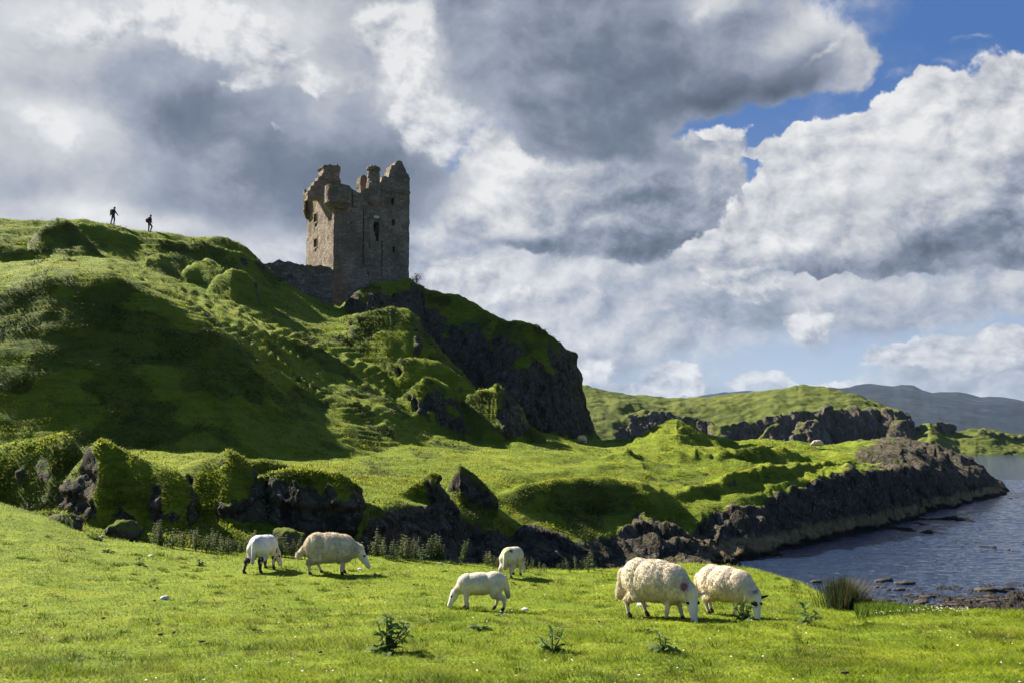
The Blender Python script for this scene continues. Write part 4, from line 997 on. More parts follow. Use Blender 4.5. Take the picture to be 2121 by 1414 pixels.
# ------------------------------------------------------------------ the two walkers on the skyline
def mat_plain(name, c, rough=.85):
    m, w, out = material(name); P = w.n('ShaderNodeTexCoord').outputs['Object']
    principled(w, out, w.mix(w.noise(P, 9, 4, .6), tuple(x * .75 for x in c), tuple(min(1, x * 1.2) for x in c)), rough, w.bump(w.noise(P, 30, 3, .6), .4, .01))
    return m
def person(px, py, d, rz, label, jacket, trousers, arms, legs, packl, pack_c):
    p = land_at(px, py, d)
    Q = lambda *a: np.array(a, float)
    hip = Q(0, 0, .90); ch = Q(.05, 0, 1.32); nkp = Q(.08, 0, 1.46); hdp = Q(.13, 0, 1.62)
    cap = [capsule(hip, ch, .135, .15), capsule(Q(.03, .1, 1.36), Q(.03, -.1, 1.36), .11, .11), capsule(ch + Q(.02, 0, .1), nkp, .07, .055), ellipsoid(hdp, (.10, .078, .12)), capsule(hdp + Q(.085, 0, -.015), hdp + Q(.11, 0, -.03), .018, .016, 8, 3)]
    jk = [capsule(hip + Q(0, 0, .02), ch, .155, .172), capsule(Q(.03, .1, 1.37), Q(.03, -.1, 1.37), .125, .125), capsule(Q(.07, 0, 1.43), Q(.08, 0, 1.47), .085, .075)]
    tr = [capsule(Q(0, .05, .92), Q(0, -.05, .92), .14, .14)]
    for sy, (el, ha) in zip((1, -1), arms):
        S_ = Q(.04, sy * .20, 1.38); E = Q(el[0], sy * .25, el[1]); H = Q(ha[0], sy * .25, ha[1])
        cap += [capsule(S_, E, .06, .045, 10, 4), capsule(E, H, .042, .03, 10, 4)]; jk += [capsule(S_, E, .075, .06, 10, 4), capsule(E, E + (H - E) * .92, .057, .045, 10, 4)]
        f = unit(H - E)
        cap.append(capsule(H, H + f * .06, .036, .032, 8, 3))
        for k in range(4): b = H + f * .05 + Q(0, (k - 1.5) * .018, 0); cap.append(capsule(b, b + f * (.075 - .008 * abs(k - 1)) + Q(.012, 0, 0), .010, .008, 6, 3))
        cap.append(capsule(H + Q(.03, 0, 0), H + Q(.055, 0, 0) + f * .05, .011, .009, 6, 3))
    for sy, (kn, an) in zip((1, -1), legs):
        S_ = Q(0, sy * .09, .90); K = Q(kn[0], sy * .10, kn[1]); A_ = Q(an[0], sy * .10, an[1])
        cap += [capsule(S_, K, .09, .06, 10, 4), capsule(K, A_, .058, .04, 10, 4), capsule(A_ + Q(-.03, 0, -.05), A_ + Q(.16, 0, -.06), .045, .04, 10, 4)]
        tr += [capsule(S_, K, .105, .078, 10, 4), capsule(K, A_ + Q(0, 0, .03), .076, .062, 10, 4)]
    co, nn, q, t = fuse(cap, .016, 2, .4)
    col = np.tile([.30, .19, .14], (len(co), 1)); col[co[:, 2] < .16] = (.03, .025, .02)
    for sy in (1, -1):
        e = np.linalg.norm(co - (hdp + Q(.092, sy * .032, .012)), axis=1) < .016; col[e] = (.03, .02, .02)
    col[np.linalg.norm(co - (hdp + Q(.105, 0, -.06)), axis=1) < .022] = (.25, .09, .08)
    o = npobj('person', npmesh('person', co, quads=q, tris=t, cols={'col': col}), mat_vcol('skin_and_boots', .7))
    o.location = p; o.rotation_euler = (0, 0, rz); tag(o, label, 'person', 'walkers on the skyline')
    for nm, parts, m in (('jacket', jk, jacket), ('trousers', tr, trousers)):
        co, nn, q, t = fuse(parts, .018, 2, .4); npobj(nm, npmesh(nm, co, quads=q, tris=t), m, o)
    hc = [ellipsoid(hdp + Q(-.022, 0, .03), (.098, .084, .108)), ellipsoid(hdp + Q(.02, 0, .075), (.085, .07, .06))]
    co, nn, q, t = fuse(hc, .014, 2, .4); npobj('hair', npmesh('hair', co, quads=q, tris=t), M_HAIR, o)
    co, nn, q, t = fuse([ellipsoid(c_, r_) for c_, r_ in pack_c], .02, 3, .5)
    b = npobj('backpack', npmesh('backpack', co, quads=q, tris=t), M_PACK); b.location = p; b.rotation_euler = (0, 0, rz); tag(b, packl, 'backpack')
    st_ = []
    for sy in (.11, -.11): st_ += [capsule(Q(-.12, sy, 1.47), Q(.12, sy, 1.49), .02, .02, 8, 3), capsule(Q(.12, sy, 1.49), Q(.20, sy, 1.28), .02, .02, 8, 3), capsule(Q(.20, sy, 1.28), Q(-.02, sy * 1.5, 1.02), .02, .02, 8, 3)]
    v, q, t = join(st_); npobj('strap', npmesh('strap', v, quads=q, tris=t), M_PACK, b)
    return o
M_HAIR = mat_plain('dark_hair', (.03, .02, .015)); M_PACK = mat_plain('backpack_cloth', (.03, .045, .04))
person(234, 459, 88, R(-12), 'walker in dark clothes striding with arms hanging away from the body', mat_plain('dark_jacket', (.035, .03, .035)), mat_plain('dark_trousers', (.03, .03, .035)),
       [((.20, 1.14), (.36, .95)), ((-.12, 1.12), (-.17, .86))], [((.10, .50), (.03, .09)), ((-.05, .49), (-.16, .09))], 'tall dark backpack worn by the walker higher up the ridge', [((-.22, 0, 1.28), (.13, .16, .26)), ((-.20, 0, 1.10), (.12, .15, .16))])
person(309, 474, 88, R(-8), 'walker in a dark red top bending one knee on the descent', mat_plain('dark_red_top', (.11, .015, .03)), mat_plain('black_trousers', (.022, .022, .025)),
       [((.06, 1.12), (.14, .98)), ((.02, 1.12), (.12, .99))], [((.24, .56), (.09, .12)), ((.02, .48), (-.02, .09))], 'rounded dark rucksack on the back of the red-topped walker', [((-.25, 0, 1.20), (.15, .16, .20)), ((-.24, 0, 1.10), (.15, .16, .16))])
print('people', round(time.time() - T0, 1))
# ------------------------------------------------------------------ turf, weeds, stones
M_GRASS = mat_vcol('grass_blades', .75, 0, trans=.46, spec=.12)
M_LEAF = mat_vcol('weed_leaves', .7, 0, trans=.35, spec=.2)
def rnd(a, b, n=None): return rng.uniform(a, b, n)
def blade_field(px, d, hmul=1.):
    t = np.interp(px, px_cols, tcol); x = t * d; z = ground_z(x, d)
    return np.stack([x, d, z], 1)
def grasscol(p, n):
    k = sstep(-.25, .3, fbm(p * 1.1, 3))[:, None]; k2 = rng.random((n, 1))
    c = np.array([.160, .225, .009]) * (1 - k) + np.array([.245, .295, .014]) * k
    c = c * (.6 + .8 * k2)
    lush = sstep(.08, .35, fbm(p * np.array([.55, .9, 0]) + 20, 4, .6))[:, None]; c = c * (1 - .5 * lush) * np.array([1, 1, 1]) 
    dry = sstep(.10, .34, fbm(p * np.array([.7, 1.1, 0]) + 71, 4, .6))[:, None]; c = c * (1 - .28 * dry) + np.array([.26, .235, .04]) * .28 * dry
    st_ = rng.random(n) < .07; c[st_] = np.array([.34, .29, .10]) * rnd(.6, 1.1, (st_.sum(), 1))
    return c
N_ = 380000
pxr = rnd(-120, 2240, N_); d0_ = 5.8
lim = np.interp(np.interp(pxr, px_cols, tcol), tcol, de) * 1.01 - .05
u_ = rng.random(N_); dr_ = (d0_ ** -.6 + u_ * (lim ** -.6 - d0_ ** -.6)) ** (-1 / .6)
bp = blade_field(pxr, dr_)
clump = fbm(bp * np.array([2.2, 2.2, 0]) + 5, 3); tall = sstep(.12, .45, fbm(bp * np.array([.8, .8, 0]) + 50, 3))
keep = rng.random(N_) < (.75 + .9 * clump)
bp, dr_, clump, tall = bp[keep], dr_[keep], clump[keep], tall[keep]; n = len(bp)
ang = rnd(0, 2 * math.pi, n)
dr = unit(np.stack([np.cos(ang) * .75, np.sin(ang) * .75, rnd(.5, 1.3, n)], 1))
side = np.stack([-np.sin(ang + rnd(-.7, .7, n)), np.cos(ang), 0 * ang], 1)
ln = rnd(.022, .055, n) * (1 + .45 * clump + 1.2 * tall) * (1 + .012 * dr_)
V, Q, T = strips(bp - np.array([0, 0, .006]), dr, side, ln, np.maximum(.0045, dr_ * .00052) * rnd(.7, 1.4, n), 2, np.stack([np.cos(ang), np.sin(ang), -.6 + 0 * ang], 1) * (ln * .25)[:, None])
col = grasscol(bp, n)
# longer tussocks the sheep have left
nt_ = 420; tc = blade_field(rnd(-60, 2180, nt_), 6.2 + 14 * rng.random(nt_) ** 1.3); tc = tc[tc[:, 1] < np.interp(tc[:, 0] / tc[:, 1], tcol, de) * .98]; nt_ = len(tc)
bi = np.repeat(np.arange(nt_), 70); m_ = len(bi); tr0 = rnd(.04, .13, nt_)[bi]; a0 = rnd(0, 6.283, m_); r0 = np.sqrt(rng.random(m_)) * tr0
tb_ = tc[bi] + np.stack([r0 * np.cos(a0) * 1.5, r0 * np.sin(a0), 0 * a0 - .005], 1)
td = unit(np.stack([np.cos(a0) * .55, np.sin(a0) * .55, 1 + 0 * a0], 1)); tl_ = rnd(.04, .10, m_) * (1 - .5 * r0 / tr0)
V2, Q2, T2 = strips(tb_, td, np.stack([-np.sin(a0), np.cos(a0), 0 * a0], 1), tl_, np.maximum(.005, tb_[:, 1] * .0006), 2, np.stack([np.cos(a0), np.sin(a0), -.4 + 0 * a0], 1) * (tl_ * .25)[:, None])
c2 = (np.array([.095, .15, .010]) * rnd(.6, 1.3, nt_)[bi][:, None] * rnd(.7, 1.3, (m_, 1))); dd2 = rng.random(nt_)[bi] < .22; c2[dd2] = np.array([.22, .20, .06]) * rnd(.6, 1.2, (dd2.sum(), 1))
Q = np.concatenate([Q, Q2 + len(V)]); T = np.concatenate([T, T2 + len(V)]); V = np.concatenate([V, V2]); col = np.concatenate([col, c2])
tag(npobj('grass', npmesh('grass', V, quads=Q, tris=T, cols={'col': np.repeat(col, 5, 0)}, smooth=False), M_GRASS), 'short grazed grass of the sunlit pasture', 'grass', kind='stuff')
# rough turf and bracken on the slopes behind
a_ = np.diff(LP, axis=0)[:, :-1]; b_ = np.diff(LP, axis=1)[:-1]
cr_ = np.cross(b_, a_); ar_ = np.linalg.norm(cr_, axis=-1); nn_ = cr_ / (ar_[..., None] + 1e-9); nn_ *= np.sign(nn_[..., 2:3] + 1e-9)
dd_ = LP[:-1, :-1, 1]
toc = unit(np.array([0, 0, EYE]) - LP[:-1, :-1])
vis = np.clip((nn_ * toc).sum(-1), .0, 1) + .04
pxm = np.broadcast_to(px_cols[:-1, None], dd_.shape)
wg = np.minimum(ar_, 1) * vis / dd_ ** 1.5 * (LROCK[:-1, :-1] < .38) * (dd_ > 1.1 * de[:-1, None]) * (dd_ < 122) * (pxm > -150) * (pxm < 2110) * (LP[:-1, :-1, 2] > 1.2)
pr0 = wg.ravel() / wg.sum()
def scatter(n, pr):
    k = rng.choice(len(pr), n, p=pr); j, i = np.unravel_index(k, wg.shape)
    r1, r2 = rng.random(n)[:, None], rng.random(n)[:, None]
    p = LP[j, i] * (1 - r1) * (1 - r2) + LP[j + 1, i] * r1 * (1 - r2) + LP[j, i + 1] * (1 - r1) * r2 + LP[j + 1, i + 1] * r1 * r2
    return p, nn_[j, i], LBRK[j, i], j, i
n = 330000
tp, tn, tb, _, _ = scatter(n, pr0)
ang = rnd(0, 2 * math.pi, n)
hd_ = np.stack([np.cos(ang), np.sin(ang), 0 * ang], 1)
dr = unit(tn * .5 + hd_ * .55 + np.array([0, 0, .7]) - np.array([0, 0, .35]) * (tn[:, 2:3] < .8))
sz = tp[:, 1] / 100. + .35 * sstep(55, 40, tp[:, 1])
cl_ = fbm(tp * np.array([.9, .9, .9]), 3)
ln = rnd(.05, .13, n) * (.45 + .75 * sz) * (1 + .8 * cl_)
side = np.stack([-np.sin(ang), np.cos(ang), 0 * ang], 1)
V, Q, T = strips(tp - tn * .03, dr, side, ln, ln * rnd(.30, .6, n), 2, hd_ * (ln * .3)[:, None])
k = sstep(-.25, .3, fbm(tp * .35, 3))[:, None]
col = (np.array([.145, .185, .013]) * (1 - k) + np.array([.25, .258, .022]) * k) * rnd(.5, 1.55, (n, 1))
br = sstep(.3, .8, tb)[:, None] * .8
col = col * (1 - br) + np.array([.05, .068, .012]) * rnd(.45, 1.8, (n, 1)) * br
dry = rng.random(n) < .08; col[dry] = np.array([.17, .14, .035]) * rnd(.6, 1.2, (dry.sum(), 1))
tag(npobj('rough_grass', npmesh('rough_grass', V, quads=Q, tris=T, cols={'col': np.repeat(col, 5, 0)}, smooth=False), M_GRASS), 'rough tussocky grass over the hill and headland', 'grass', kind='stuff')
# bracken and brambles: leafy cover on the steep shaded banks
wb = wg * (LBRK[:-1, :-1] > .35) * (fbm(LP[:-1, :-1].reshape(-1, 3) * .5 + 30, 3).reshape(wg.shape) > -.02)
n = 18000
tp, tn, tb, _, _ = scatter(n, wb.ravel() / wb.sum())
ang = rnd(0, 2 * math.pi, n); hd_ = np.stack([np.cos(ang), np.sin(ang), 0 * ang], 1)
sz = np.clip(tp[:, 1] / 100, .35, 1.2)
dr = unit(hd_ + np.array([0, 0, .35]) + tn * .3 + rng.normal(size=(n, 3)) * .25)
ln = rnd(.16, .34, n) * sz
side = unit(np.cross(dr, np.array([0, 0, 1.]) + rng.normal(size=(n, 3)) * .4))
V, Q, T = strips(tp + tn * rnd(.0, .22, n)[:, None] * sz[:, None], dr, side, ln, ln * .42, 3, np.array([0, 0, -1.]) * (ln * .35)[:, None])
col = (np.array([.052, .072, .014]) + np.array([.055, .05, .008]) * sstep(-.2, .3, fbm(tp * .6, 2))[:, None]) * rnd(.45, 1.7, (n, 1))
tag(npobj('bracken', npmesh('bracken', V, quads=Q, tris=T, cols={'col': np.repeat(col, 7, 0)}, smooth=False), M_LEAF), 'dark green bracken and bramble cover on the shaded banks', 'bracken', kind='stuff')
print('turf', round(time.time() - T0, 1))
# daisies
n = 300
q_ = blade_field(rnd(0, 2121, n), (6.5 ** -.6 + rng.random(n) * (20.5 ** -.6 - 6.5 ** -.6)) ** (-1 / .6))
dq = fbm(q_ * np.array([.5, .5, 0]) + 80, 2) > -.1; q_ = q_[dq]; n = len(q_)
ex = blade_field(rnd(1790, 1990, 130), rnd(14.0, 14.7, 130)); q_ = np.concatenate([q_, ex]); n = len(q_)
V, T = [], []
for k in range(n):
    r = random.uniform(.005, .009) * (1 + .02 * q_[k, 1]); c = q_[k] + np.array([0, 0, random.uniform(.03, .055)]); o = len(V)
    V.append(c + np.array([0, 0, .004]))
    for m_ in range(7):
        a = m_ * 2 * math.pi / 7; V.append(c + np.array([r * math.cos(a), r * math.sin(a), random.uniform(-.004, .006)]))
    T += [(o, o + 1 + m_, o + 1 + (m_ + 1) % 7) for m_ in range(7)]
col = np.tile([.75, .74, .68], (len(V), 1)); col[::8] = (.6, .45, .05)
tag(npobj('daisies', npmesh('daisies', V, tris=T, cols={'col': col}), mat_vcol('daisy_petals', .8)), 'tiny white daisies dotted through the pasture', 'daisies', kind='stuff')

# weeds
def leafy(parts): return parts
def leaf_strip(b, d, s, L, w, droop, seg=4, jag=0):
    """one leaf: returns V, Q, T"""
    V, Q, T = [], [], []
    for k in range(seg + 1):
        f = k / seg; c = b + d * L * f + np.array([0, 0, -droop * L * f * f])
        ww = w * (math.sin(math.pi * min(1, f * .9 + .12)) ** .8) * (.62 if (jag and k % 2) else 1)
        V += [c - s * ww / 2 + np.array([0, 0, .15 * ww]), c, c + s * ww / 2 + np.array([0, 0, .15 * ww])]
    for k in range(seg):
        o = 3 * k; Q += [(o, o + 1, o + 4, o + 3), (o + 1, o + 2, o + 5, o + 4)]
    return V, Q, T
class PB:
    def __init__(s): s.V, s.Q, s.T, s.c = [], [], [], []
    def add(s, V, Q, T, col):
        n = len(s.V); s.V += list(V); s.Q += [tuple(i + n for i in q) for q in Q]; s.T += [tuple(i + n for i in q) for q in T]; s.c += [np.array(col) * random.uniform(.8, 1.2)] * len(V)
    def stem(s, a, b, r0, r1, col): s.add(*capsule(a, b, r0, r1, 6, 2), col)
    def mesh(s, name): return npmesh(name, np.array(s.V), quads=s.Q, tris=s.T or None, cols={'col': np.array(s.c)}, smooth=False)
def nettle_mesh(seed, h):
    random.seed(seed); st, lf = PB(), PB()
    for _ in range(random.randint(3, 5)):
        a = random.uniform(0, 6.28); r = random.uniform(0, .10); b = np.array([r * math.cos(a), r * math.sin(a), -.02]); hh = h * random.uniform(.7, 1.05)
        top = b + np.array([random.uniform(-.07, .07), random.uniform(-.07, .07), hh]); st.stem(b, top, .006, .003, (.10, .12, .03))
        nl = int(hh / .045)
        for k in range(2, nl + 1):
            f = k / nl; c = b + (top - b) * f
            for m_ in (0, 1):
                aa = k * 1.57 + m_ * math.pi + random.uniform(-.3, .3); d = np.array([math.cos(aa), math.sin(aa), .25]); s = np.array([-math.sin(aa), math.cos(aa), 0])
                L = .085 * (1.15 - .75 * f) * random.uniform(.8, 1.2)
                lf.add(*leaf_strip(c, d, s, L, L * .55, .5, 3), (.07, .105, .018) if f < .7 else (.15, .165, .055))
            if f > .5:
                for m_ in range(4):
                    aa = random.uniform(0, 6.28); d = np.array([math.cos(aa), math.sin(aa), .2]); lf.add(*leaf_strip(c, d, np.array([-math.sin(aa), math.cos(aa), 0]), .028, .016, .8, 2), (.24, .23, .12))
    return st.mesh('stem'), lf.mesh('leaves')
nets = [nettle_mesh(40 + k, .34 + .07 * (k % 3)) for k in range(6)]
for a, b in nets: a.materials.append(M_LEAF); b.materials.append(M_LEAF)
def edge_py(px): return float(np.interp(px, [p for p, y in EP], [y for p, y in EP]))
random.seed(3)
NET_L = 'pale-tipped nettle plant in the weedy row along the far edge of the pasture'
spots = [random.gauss(m, s) for m, s, k in ((340, 16, 9), (415, 22, 12), (480, 22, 14), (520, 20, 7), (600, 18, 8), (640, 25, 7), (800, 22, 10), (850, 25, 13), (910, 22, 9), (1010, 14, 5), (1040, 10, 4), (1110, 22, 6), (1165, 25, 5), (1210, 15, 3)) for _ in range(k)]
for k, px in enumerate(spots):
    d = float(np.interp(tx(px), tcol, de)) * random.uniform(.955, 1.005)
    e = empty('nettle_plant', gpt(px, d), random.uniform(0, 6.28), random.uniform(.6, 1.3) * (.72 if px > 960 else 1)); e.rotation_euler = (random.gauss(0, .09), random.gauss(0, .09), e.rotation_euler.z)
    tag(e, NET_L, 'nettle', 'nettles along the pasture edge')
    for nm, me in zip(('stem', 'leaves'), nets[k % 6]): npobj(nm, me, None, e)
def thistle(px, py, h, spread, label, rosette=10):
    p = meadow_at(px, py); e = empty('thistle', p, random.uniform(0, 6.28)); tag(e, label, 'thistle', 'thistles in the pasture')
    st, lf = PB(), PB()
    gs = ((.07, .12, .025), (.10, .155, .035), (.15, .20, .055))
    def lv(c, a, up, L):
        s = np.array([-math.sin(a), math.cos(a), random.uniform(-.5, .5)]); L *= 1.3; lf.add(*leaf_strip(c, np.array([math.cos(a), math.sin(a), up]), s, L, L * random.uniform(.36, .6), random.uniform(.3, .8), 7, 1), random.choice(gs))
    for k in range(rosette):
        a = k * 6.28 / rosette + random.uniform(-.4, .4); lv(np.array([random.gauss(0, .02), random.gauss(0, .02), .01]), a, random.uniform(.15, .9), spread * random.uniform(.6, 1.15))
    ns = max(2, int(h * 24)) if h > .06 else 0
    for q in range(ns):
        a = random.uniform(0, 6.28); r = random.uniform(0, .3) * spread if q == 0 else random.uniform(.4, 1.3) * spread; hh = h * (1 if q == 0 else random.uniform(.45, .92))
        b_ = np.array([r * math.cos(a), r * math.sin(a), hh]); st.stem(np.zeros(3), b_, .008, .005, (.09, .11, .035)); n_ = max(6, int(hh / .017))
        for k in range(n_):
            f = (k + .6) / n_
            if random.random() < .2: continue
            lv(b_ * f, k * 2.4 + random.uniform(-.9, .9), random.uniform(-.1, .9), spread * random.uniform(.3, .7))
        for k in range(6): lv(b_, k * 1.05 + random.uniform(-.3, .3), random.uniform(.4, 1.6), random.uniform(.03, .06))
    npobj('stem', st.mesh('stem') if ns else capmesh(), M_LEAF, e); npobj('leaves', lf.mesh('leaves'), M_LEAF, e)
def capmesh():
    b = PB(); b.stem(np.array([0, 0, -.02]), np.array([0, 0, .02]), .010, .006, (.09, .11, .035)); return b.mesh('stem')
random.seed(11)
thistle(800, 1352, .30, .17, 'tallest thistle, standing alone in the near grass with a bushy leafy stem', 12)
thistle(1145, 1350, .18, .13, 'small upright thistle in the near grass below the left-facing lamb')
thistle(1372, 1352, .15, .13, 'low thistle leaning right in the grass in front of the shaggy ewe')
thistle(995, 1305, .05, .13, 'flat dark thistle rosette just below the left-facing lamb', 14)
thistle(1668, 1291, .16, .13, 'bushy thistle on the right between the grazing ewes and the rush clump')
thistle(1543, 1287, .22, .13, 'thistle standing right in front of the black-eyed ewe\'s face')
thistle(288, 1170, .10, .10, 'small dark thistle on the left of the pasture below the nettles')
thistle(415, 1172, .08, .10, 'little thistle to the left of the shorn ewe')
thistle(222, 1143, .03, .13, 'flat weed rosette in the grass below the mossy boulder', 13)
thistle(197, 1117, .07, .20, 'dark leafy weed clump beside the mossy boulder', 14)
thistle(1035, 1275, .05, .09, 'small weed under the hind feet of the left-facing lamb')
# rushes
def rush(px, py, h, n, label):
    p = meadow_at(px, py); b = rng.normal(size=(n, 2)) * .13; base = np.concatenate([b, np.zeros((n, 1)) - .03], 1)
    ang = np.arctan2(b[:, 1], b[:, 0]) + rng.normal(size=n) * .5; ln_ = np.linalg.norm(b, axis=1) / .13
    hd_ = np.stack([np.cos(ang), np.sin(ang), 0 * ang], 1)
    d = unit(hd_ * (.03 + .13 * ln_)[:, None] + np.array([.05, 0, 1.]))
    L = rnd(.55, 1.05, n) * h
    V, Q, T = strips(base, d, np.stack([-np.sin(ang), np.cos(ang), 0 * ang], 1), L, np.full(n, .011), 4, (hd_ * .10 + np.array([.03, 0, -.03])) * (L * ln_)[:, None])
    k = rng.random((n, 1)); right = sstep(-.05, .25, b[:, :1])
    col = np.array([.038, .055, .018]) * (.6 + .8 * k); br = (rng.random(n) < .12 + .55 * right[:, 0]); col[br] = np.array([.11, .075, .038]) * rnd(.5, 1.3, (br.sum(), 1))
    tag(npobj('rush_clump', npmesh('rush_clump', V, quads=Q, tris=T, cols={'col': np.repeat(col, 9, 0)}, smooth=False), M_LEAF), label, 'rush').location = p
rush(1745, 1256, .52, 1000, 'tall dark clump of rushes beside the water')
rush(645, 942 - 20, 0, 0, '') if False else None
# strip of rank green behind the rushes
n = 4500
pxr = 1765 + 230 * rng.random(n) ** 1.6; dr_ = 14.7 + rng.normal(size=n) * .33; q_ = blade_field(pxr, dr_); ang = rnd(0, 6.28, n)
ln = rnd(.06, .17, n) * sstep(2000, 1800, pxr)
V, Q, T = strips(q_, unit(np.stack([np.cos(ang) * .5, np.sin(ang) * .5, 1 + 0 * ang], 1)), np.stack([-np.sin(ang), np.cos(ang), 0 * ang], 1), ln, np.full(n, .014), 2, None)
col = np.array([.10, .15, .014]) * rnd(.5, 1.5, (n, 1))
tag(npobj('rank_grass', npmesh('rank_grass', V, quads=Q, tris=T, cols={'col': np.repeat(col, 5, 0)}, smooth=False), M_GRASS), 'rank green herbage along the shore by the rushes', 'grass', kind='stuff')
# boulders, stones, droppings
def rock_mesh(name, r, seed, sub=4, rough=.35, flat=1.):
    import bmesh
    bm = bmesh.new(); bmesh.ops.create_icosphere(bm, subdivisions=sub, radius=1)
    v = np.array([x.co[:] for x in bm.verts]); f = np.array([[w.index for w in p.verts] for p in bm.faces]); bm.free()
    d = fbm(v * 1.3 + seed, 4, .55) * rough + (np.round(fbm(v * 1.8 + seed + 9, 2) * 4) / 4) * rough * .6
    v = v * (1 + d)[:, None] * np.array(r); v[:, 2] *= flat
    return npmesh(name, v, tris=f)
def mat_boulder():
    m, w, out = material('mossy_rock'); g = w.n('ShaderNodeNewGeometry'); P = g.outputs['Position']
    nzz = w.n('ShaderNodeSeparateXYZ', i_0=g.outputs['Normal']).outputs[2]
    rb = w.mix(w.noise(P, 5, 6, .7), (.03, .026, .022), (.12, .10, .085)); rb = w.mix(w.ss(.6, .68, w.noise(P, 9, 5, .7)), rb, (.3, .29, .27))
    mo = w.ss(.25, .6, w.math('ADD', nzz, w.math('MULTIPLY', w.math('SUBTRACT', w.noise(P, 4, 5, .65), .5), 1.2)))
    c = w.mix(mo, rb, w.mix(w.noise(P, 6, 4, .6), (.05, .085, .008), (.13, .14, .015)))
    principled(w, out, c, .95, w.bump(w.noise(P, 14, 6, .7), .8, .04), .1); return m
M_BOULD = mat_boulder()
def put(name, px, py, r, seed, label, cat, mat, group=None, sub=4, rough=.35, sink=.3):
    p = meadow_at(px, py); o = npobj(name, rock_mesh(name, r, seed, sub, rough), mat); o.location = (p.x, p.y, p.z + r[2] * (1 - sink) * .6); o.rotation_euler = (0, 0, random.uniform(0, 6.28))
    return tag(o, label, cat, group)
put('boulder', 256, 1113, (.52, .40, .36), 3, 'moss-topped boulder at the left edge of the pasture below the crags', 'boulder', M_BOULD)
put('boulder', 595, 1136, (.60, .45, .42), 8, 'mossy boulder behind the shorn ewe and the nettles', 'boulder', M_BOULD)
ms, w, out = material('pale_stone'); P = w.n('ShaderNodeNewGeometry').outputs['Position']; principled(w, out, w.mix(w.noise(P, 30, 4, .6), (.35, .32, .29), (.75, .72, .68)), .8)
for k, (px, py, r, lab) in enumerate(((341, 1240, .05, 'white stone lying in the grass left of the shorn ewe'), (313, 1152, .045, 'white stone near the small dark thistle on the left'), (1088, 1263, .04, 'white stone in the shadow behind the left-facing lamb'),
        (1330, 1254, .07, 'white stone seen under the belly of the shaggy ewe'), (903, 1158, .05, 'grey stone at the pasture edge left of the green-spotted lamb'), (912, 1168, .035, 'white pebble at the pasture edge left of the green-spotted lamb'), (745, 1179, .035, 'white pebble under the lowered head of the long-fleeced ewe'))):
    put('stone', px, py, (r * 1.4, r, r * .7), 20 + k, lab, 'stone', ms, 'pale stones in the pasture', 3, .25)
md, w, out = material('dried_dung'); P = w.n('ShaderNodeNewGeometry').outputs['Position']; principled(w, out, w.mix(w.noise(P, 40, 4, .6), (.03, .022, .014), (.10, .075, .045)), .95, w.bump(w.noise(P, 60, 3, .6), .6, .01))
dm = [rock_mesh('dung', (.040, .026, .016), 60 + k, 3, .5) for k in range(4)]
for m_ in dm: m_.materials.append(md)
for k, (px, py) in enumerate(((52, 1257), (325, 1219), (312, 1216), (327, 1295), (360, 1313), (332, 1317), (214, 1283), (418, 1332), (428, 1337), (320, 1245), (302, 1175), (720, 1218), (765, 1215), (570, 1263), (546, 1256), (1063, 1208), (857, 1212), (1170, 1272), (1342, 1307), (905, 1281), (663, 1355), (45, 1315), (430, 1291), (1750, 1398), (1240, 1290), (1480, 1318))):
    p = meadow_at(px, py); o = npobj('dung', dm[k % 4], None); o.location = p + Vector((0, 0, .022)); o.rotation_euler = (0, 0, random.uniform(0, 6)); o.scale = (random.uniform(.45, .85),) * 3
    tag(o, 'small dark dried sheep dropping lying in the short grass', 'dung', 'droppings scattered over the pasture')
# weed-covered stones along the tideline
mw, w, out = material('weedy_stone'); P = w.n('ShaderNodeNewGeometry').outputs['Position']; principled(w, out, w.mix(w.noise(P, 3, 5, .7), (.018, .014, .010), (.085, .068, .05)), .7, w.bump(w.noise(P, 9, 5, .7), .8, .06), .3)
rm = [rock_mesh('shore_stone', (.42, .26, .13), 80 + k, 3, .5) for k in range(6)]
for m_ in rm: m_.materials.append(mw)
random.seed(5)
for k in range(75):
    a = random.random(); px = random.uniform(1690, 2170); py = 1252 - 46 * abs(random.gauss(0, .45)) - (1 - sstep(1690, 2100, px)) * 4
    if py < 1198: continue
    t, s = ray(px, py); d = -(EYE - .06) / s
    o = npobj('shore_stone', rm[k % 6], None); o.location = (t * d, d, random.uniform(-.03, .05)); o.rotation_euler = (0, 0, random.uniform(-.5, .5)); sc_ = random.uniform(.35, 1.25); sc_ *= .7; o.scale = (sc_ * random.uniform(.8, 1.5), sc_, sc_ * random.uniform(.7, 1.3))
    tag(o, 'low brown weed-covered stone lying along the tideline', 'stone', 'weedy stones on the shore')
# the small bush against the castle
random.seed(9)
p = land_at(862, 590, 104); e = empty('shrub', p + Vector((0, 0, -.1))); tag(e, 'small dark shrub growing at the right-hand foot of the castle', 'shrub')
st, lf = PB(), PB()
for k in range(6):
    top = np.array([random.uniform(-.55, .6), random.uniform(-.4, .4), random.uniform(.6, 1.25)]); st.stem(np.zeros(3), top, .03, .012, (.04, .03, .02))
    for m_ in range(60):
        c = top * random.uniform(.5, 1.05) + np.array([random.gauss(0, .14), random.gauss(0, .14), random.gauss(0, .12)]); a = random.uniform(0, 6.28)
        lf.add(*leaf_strip(c, np.array([math.cos(a), math.sin(a), random.uniform(-.3, .5)]), np.array([-math.sin(a), math.cos(a), .2]), .13, .08, .3, 2), (.03, .05, .012))
npobj('stem', st.mesh('stem'), M_LEAF, e); npobj('foliage', lf.mesh('foliage'), M_LEAF, e)
print('plants', round(time.time() - T0, 1))



